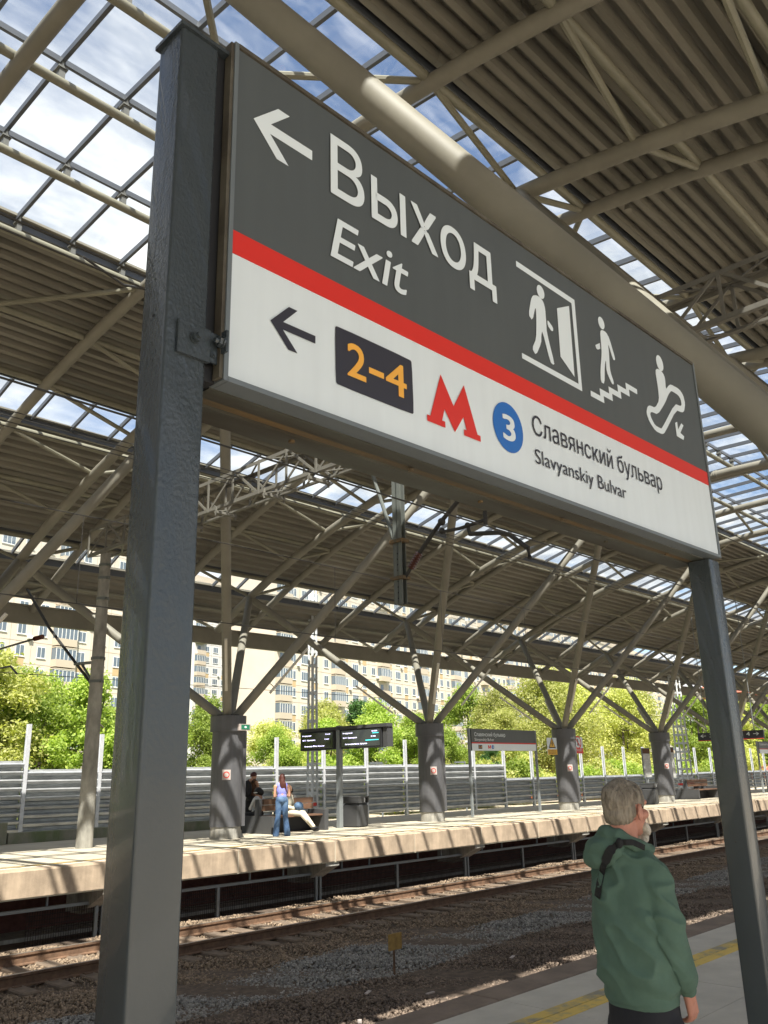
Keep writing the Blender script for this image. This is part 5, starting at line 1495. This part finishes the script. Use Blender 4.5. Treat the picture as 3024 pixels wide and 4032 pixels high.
for s_ in (-1, 1):
    b = MB(); b.sphere(H(s_ * .031, .074, 1.532), .0105); b.build('eye', BROWNC, MAN, True)
hn = lambda p, n: noise.noise(Vector((p.x * 24, p.y * 24, p.z * 11))) * .007 + (1 - abs(noise.noise(Vector((p.x * 75, p.y * 75, p.z * 22)))) * 2.5) * .0032
Hc = Vector(H(0, 0, 0)); Hf = Vector(H(0, 1, 0)) - Hc; Hr = Vector(H(1, 0, 0)) - Hc


def haircut(co):
    f = (co - Hc).dot(Hf); z = co.z; r = abs((co - Hc).dot(Hr))
    if f > .062 and z < 1.615: return True
    if f > .0 and z < 1.535: return True
    if r > .058 and -.036 < f < .02 and z < 1.548: return True
    return z < 1.462 + .02 * (f + .1)


blob('hair', [('e', H(0, -.020, 1.565), (.084, .107, .094), hrot, ZAX), ('e', H(0, -.055, 1.515), (.070, .063, .066), hrot, ZAX), ('e', H(.052, -.03, 1.53), (.030, .05, .05), hrot, ZAX), ('e', H(-.052, -.03, 1.53), (.030, .05, .05), hrot, ZAX)], .0036, HAIRG, MAN, 2, hn, haircut)
blob('beard', [('e', H(0, .090, 1.435), (.044, .028, .040), hrot, ZAX), ('e', H(0, .094, 1.405), (.033, .025, .035), hrot, ZAX), ('c', H(.048, .060, 1.455), H(.03, .09, 1.43), .018, .020), ('c', H(-.048, .060, 1.455), H(-.03, .09, 1.43), .018, .020), ('c', H(-.022, .100, 1.478), H(.022, .100, 1.478), .008, .008)], .005, BEARD, MAN, 2, hn)
blob('trousers', [('l', [(B(0, 0, .62), .146, .115, brot), (B(0, 0, .70), .150, .118, brot), (B(0, 0, .78), .146, .112, brot), (B(0, 0, .86), .13, .10, brot)]),
                  ('c', B(.085, 0, .66), B(.10, .01, .46), .088, .068), ('c', B(.10, .01, .46), B(.11, -.02, .06), .068, .055), ('c', B(-.085, 0, .66), B(-.10, .01, .46), .088, .068), ('c', B(-.10, .01, .46), B(-.11, -.02, .06), .068, .055)], .010, TROU, MAN, 4,
     lambda p, n: noise.noise(Vector((p.x * 9, p.y * 9, p.z * 5))) * .010)
for s_ in (-1, 1):
    blob('shoe', [('e', B(s_ * .115, .045, .045), (.048, .14, .045), brot, ZAX), ('c', B(s_ * .11, -.03, .05), B(s_ * .11, -.03, .085), .045, .05)], .008, SHOE, MAN, 3)
# strap laid over the back of the hoodie
hm = HOODIE.data; org = ORG[MAN.name]; bvh = BVHTree.FromPolygons([v.co + org for v in hm.vertices], [tuple(p.vertices) for p in hm.polygons])
b = MB(); prev = None; ptsL = []
KP = [(1.150, 1.364), (1.10, 1.388), (1.040, 1.388), (.992, 1.352), (.957, 1.288), (.934, 1.221), (.918, 1.160), (.912, 1.13)]
camp = Vector((0, 0, 1.7))
hobj = [o for o in MAN.children if o.name.split('.')[0] == 'hood'][0].data
bvh2 = BVHTree.FromPolygons([v.co + org for v in hobj.vertices], [tuple(p.vertices) for p in hobj.polygons])
for i in range(42):
    u = i / 41.0 * (len(KP) - 1); k = min(int(u), len(KP) - 2); f_ = u - k
    p0, p1 = Vector(KP[k]), Vector(KP[k + 1]); p = p0.lerp(p1, f_); d = (Vector(KP[min(k + 2, len(KP) - 1)]) - Vector(KP[max(k - 1, 0)])).normalized(); nrm = Vector((-d.y, d.x))
    row = []
    for kk in (-1, 1):
        q = p + nrm * ((.0125 if not 2.6 < u < 3.6 else .019) * kk); tgt = Vector(ST(q.x, 4.07, q.y)); dr = (tgt - camp).normalized()
        hs = [h for h in (bvh.ray_cast(camp, dr), bvh2.ray_cast(camp, dr)) if h[0] is not None]
        if not hs: continue
        h = min(hs, key=lambda h: h[3]); row.append((h[0], h[1]))
    if len(row) == 2 and (row[0][0] - row[1][0]).length < .08: ptsL.append(row)
for i in range(len(ptsL) - 1):
    q = []
    for row in (ptsL[i], ptsL[i + 1]):
        for h_, n_ in row: q.append(h_ + Vector(ST(0, -1, 0)) * .011)
        for h_, n_ in row: q.append(h_ + Vector(ST(0, -1, 0)) * .003)
    b.add(q, [(0, 1, 5, 4), (3, 2, 6, 7), (0, 4, 6, 2), (1, 3, 7, 5)])
b.build('strap', STRAP, MAN, True)
m_ = ptsL[len(ptsL) // 3]
c_ = (m_[0][0] + m_[1][0]) / 2 + Vector(ST(0, -1, 0)) * .016
b = MB(); b.sphere(c_, (.016, .016, .022)); b.build('strap_buckle', STRAP, MAN, True)


# ---- people at the bench (small in the picture): local frame x right, y forward
def figure(name_label, loc, yaw, parts):
    t = thing('person', name_label, 'person', loc); c, s_ = math.cos(yaw), math.sin(yaw)
    X = lambda p: (loc[0] + p[0] * c - p[1] * s_, loc[1] + p[0] * s_ + p[1] * c, loc[2] + p[2])
    for nm, mt, prims in parts:
        q = []
        for p in prims:
            if p[0] == 'c': q.append(('c', X(p[1]), X(p[2]), p[3], p[4]))
            else: q.append(('e', X(p[1]), p[2], yaw, 'Z'))
        blob(nm, q, .0125 if nm == 'body' else .014, mt, t, 2)
    return t


def headp(y=0.0, z=1.5, f=0.0, k=1.0):
    return [('e', (0, y, z), (.075 * k, .095 * k, .115 * k)), ('c', (0, y + .085, z + .0), (0, y + .105, z - .025), .012, .014), ('e', (.078, y - .01, z - .01), (.012, .02, .03)), ('e', (-.078, y - .01, z - .01), (.012, .02, .03)),
            ('c', (0, y - .02, z - .06), (0, y - .04 - f, z - .17), .05, .055)]


def armp(sh, el, wr, r=.042): return [('c', sh, el, r, r * .8), ('c', el, wr, r * .8, r * .6), ('c', wr, tuple(np.array(wr) + (np.array(wr) - np.array(el)) * .25), r * .7, r * .5)]


AW = R(-42)      # yaw that faces away from the camera
figure('woman with long auburn hair in lilac top and jeans before the bench', (15.78, 18.98, FZ), AW + .15, [
    ('body', SKIN2, headp(0.0, 1.475) + [('c', (0, 0, 1.35), (0, 0, .9), .09, .10), ('c', (-.15, 0, 1.28), (.15, 0, 1.28), .05, .05)] + armp((-.185, 0, 1.28), (-.20, .0, 1.02), (-.06, .20, 1.08)) + armp((.185, 0, 1.28), (.20, 0.0, 1.02), (.06, .20, 1.08)) + [('c', (-.09, 0, .85), (-.13, 0, .05), .05, .035), ('c', (.09, 0, .85), (.13, 0, .05), .05, .035)]),
    ('top', LILAC, [('c', (-.09, 0, 1.30), (.09, 0, 1.30), .075, .075), ('e', (0, 0, 1.18), (.15, .11, .18)), ('e', (0, 0, 1.02), (.13, .10, .14))]),
    ('jeans', DENIM, [('e', (0, -.01, .93), (.165, .13, .12)), ('c', (-.085, 0, .88), (-.10, .01, .5), .095, .072), ('c', (-.10, .01, .5), (-.155, 0, .04), .070, .088), ('c', (.085, 0, .88), (.10, .01, .5), .095, .072), ('c', (.10, .01, .5), (.16, 0, .04), .070, .088)]),
    ('hair', HAIRR, [('e', (0, -.015, 1.50), (.085, .10, .115)), ('e', (0, -.085, 1.36), (.075, .045, .16)), ('c', (.05, -.08, 1.35), (.10, -.06, 1.16), .05, .03)]),
    ('shoes', WHITEC, [('e', (-.155, .05, .03), (.05, .13, .035)), ('e', (.165, .05, .03), (.05, .13, .035))])])
figure('young man in brown vest and black shorts with a black backpack', (17.05, 21.95, FZ), R(-75), [
    ('body', SKIN2, headp(.10, 1.56, .03) + [('c', (0, 0, 1.42), (0, 0, .95), .10, .11), ('c', (-.17, 0, 1.38), (.17, 0, 1.38), .055, .055)] + armp((-.20, 0, 1.36), (-.22, .08, 1.08), (-.08, .34, 1.14), .045) + armp((.20, 0, 1.36), (.22, .08, 1.08), (.06, .36, 1.14), .045) + [('c', (-.1, 0, .8), (-.12, 0, .05), .08, .045), ('c', (.1, 0, .8), (.12, .25, .62), .08, .06), ('c', (.12, .25, .62), (.13, .20, .45), .055, .045)]),
    ('vest', BROWNC, [('c', (-.10, 0, 1.40), (.10, 0, 1.40), .085, .085), ('e', (0, 0, 1.25), (.17, .125, .22)), ('e', (0, 0, 1.02), (.155, .12, .14))]),
    ('shorts', BLACKC, [('e', (0, 0, .92), (.175, .14, .13)), ('c', (-.09, 0, .86), (-.11, 0, .55), .11, .10), ('c', (.09, .02, .86), (.12, .20, .66), .11, .10)]),
    ('backpack', BLACKC, [('e', (0, -.21, 1.20), (.15, .11, .25)), ('c', (-.1, -.1, 1.40), (-.11, .08, 1.33), .02, .02), ('c', (.1, -.1, 1.40), (.11, .08, 1.33), .02, .02), ('e', (0, -.28, 1.08), (.12, .06, .11))]),
    ('cap', HAIRR, [('e', (0, .09, 1.61), (.088, .105, .085)), ('c', (0, -.01, 1.62), (0, -.05, 1.58), .04, .03)]),
    ('phone', S_LET, [('c', (-.03, .42, 1.18), (.03, .40, 1.17), .018, .018)]),
    ('shoes', CREAMC, [('e', (-.12, .05, .04), (.05, .14, .045)), ('e', (.13, .26, .46), (.05, .13, .045))])])
figure('seated man in cream sweater and trousers holding a navy bag, legs stretched', (16.98, 20.17, FZ + .02), R(180 + 22), [
    ('body', SKIN2, headp(.04, 1.16, .02) + [('c', (0, 0, 1.0), (0, 0, .5), .10, .11)] + armp((-.2, 0, .95), (-.24, .06, .68), (-.06, .26, .62)) + armp((.2, 0, .95), (.24, .06, .68), (.06, .26, .62))),
    ('sweater', CREAMC, [('c', (-.12, 0, .97), (.12, 0, .97), .085, .085), ('e', (0, 0, .82), (.185, .135, .22)), ('e', (0, .01, .60), (.18, .14, .14)), ('c', (-.2, 0, .95), (-.24, .06, .69), .065, .055), ('c', (-.24, .06, .69), (-.09, .24, .63), .055, .045), ('c', (.2, 0, .95), (.24, .06, .69), .065, .055), ('c', (.24, .06, .69), (.09, .24, .63), .055, .045)]),
    ('trousers', CREAMC, [('e', (0, .02, .52), (.185, .16, .11)), ('c', (-.09, .1, .52), (-.05, .50, .50), .09, .072), ('c', (-.05, .50, .50), (.14, .92, .14), .07, .05), ('c', (.09, .1, .52), (.10, .50, .48), .09, .072), ('c', (.10, .50, .48), (-.02, .84, .10), .07, .05)]),
    ('bag', NAVY, [('e', (-.05, .34, .68), (.17, .13, .13)), ('c', (-.12, .38, .62), (-.16, .50, .52), .06, .03)]),
    ('hair', HAIRB, [('e', (0, .01, 1.20), (.085, .10, .10))]),
    ('shoes', SHOE, [('e', (.16, .98, .10), (.05, .13, .05)), ('e', (-.03, .90, .05), (.05, .13, .05))])])
figure('curly haired person with a pale cap on the rear side of the bench', (16.55, 20.95, FZ), R(12), [
    ('body', SKIN2, headp(.06, 1.10, .03) + [('c', (0, 0, .95), (0, 0, .5), .10, .11), ('c', (-.09, .1, .5), (-.1, .5, .48), .07, .055), ('c', (-.1, .5, .48), (-.1, .52, .06), .055, .04), ('c', (.09, .1, .5), (.1, .5, .48), .07, .055), ('c', (.1, .5, .48), (.1, .52, .06), .055, .04)]),
    ('shirt', WHITEC, [('c', (-.12, 0, .92), (.12, 0, .92), .085, .085), ('e', (0, 0, .76), (.185, .135, .24)), ('c', (-.2, 0, .9), (-.24, .12, .66), .06, .05), ('c', (.2, 0, .9), (.24, .12, .66), .06, .05)]),
    ('trousers', BLACKC, [('e', (0, .03, .52), (.185, .16, .11)), ('c', (-.09, .1, .5), (-.1, .5, .48), .085, .07), ('c', (-.1, .5, .48), (-.1, .52, .1), .07, .055), ('c', (.09, .1, .5), (.1, .5, .48), .085, .07), ('c', (.1, .5, .48), (.1, .52, .1), .07, .055)]),
    ('hair', HAIRB, [('e', (0, .03, 1.14), (.115, .125, .115)), ('e', (.03, -.03, 1.10), (.10, .10, .10))]),
    ('cap_brim', WHITEC, [('e', (-.14, .02, 1.10), (.07, .06, .02))])])
figure('short haired person in a white shirt on the rear side of the bench', (17.75, 20.95, FZ), R(5), [
    ('body', SKIN2, headp(.03, 1.09, .02) + [('c', (0, 0, .95), (0, 0, .5), .10, .11), ('c', (-.09, .1, .5), (-.1, .5, .48), .07, .055), ('c', (-.1, .5, .48), (-.1, .52, .06), .055, .04), ('c', (.09, .1, .5), (.1, .5, .48), .07, .055), ('c', (.1, .5, .48), (.1, .52, .06), .055, .04)]),
    ('shirt', WHITEC, [('c', (-.13, 0, .93), (.13, 0, .93), .085, .085), ('e', (0, 0, .76), (.19, .135, .24)), ('c', (-.2, 0, .9), (-.24, .12, .66), .06, .05), ('c', (.2, 0, .9), (.24, .12, .66), .06, .05)]),
    ('trousers', NAVY, [('e', (0, .03, .52), (.185, .16, .11)), ('c', (-.09, .1, .5), (-.1, .5, .48), .085, .07), ('c', (-.1, .5, .48), (-.1, .52, .1), .07, .055), ('c', (.09, .1, .5), (.1, .5, .48), .085, .07), ('c', (.1, .5, .48), (.1, .52, .1), .07, .055)]),
    ('hair', HAIRB, [('e', (0, .01, 1.13), (.088, .10, .095))])])
bpy.data.scenes.remove(_ts)
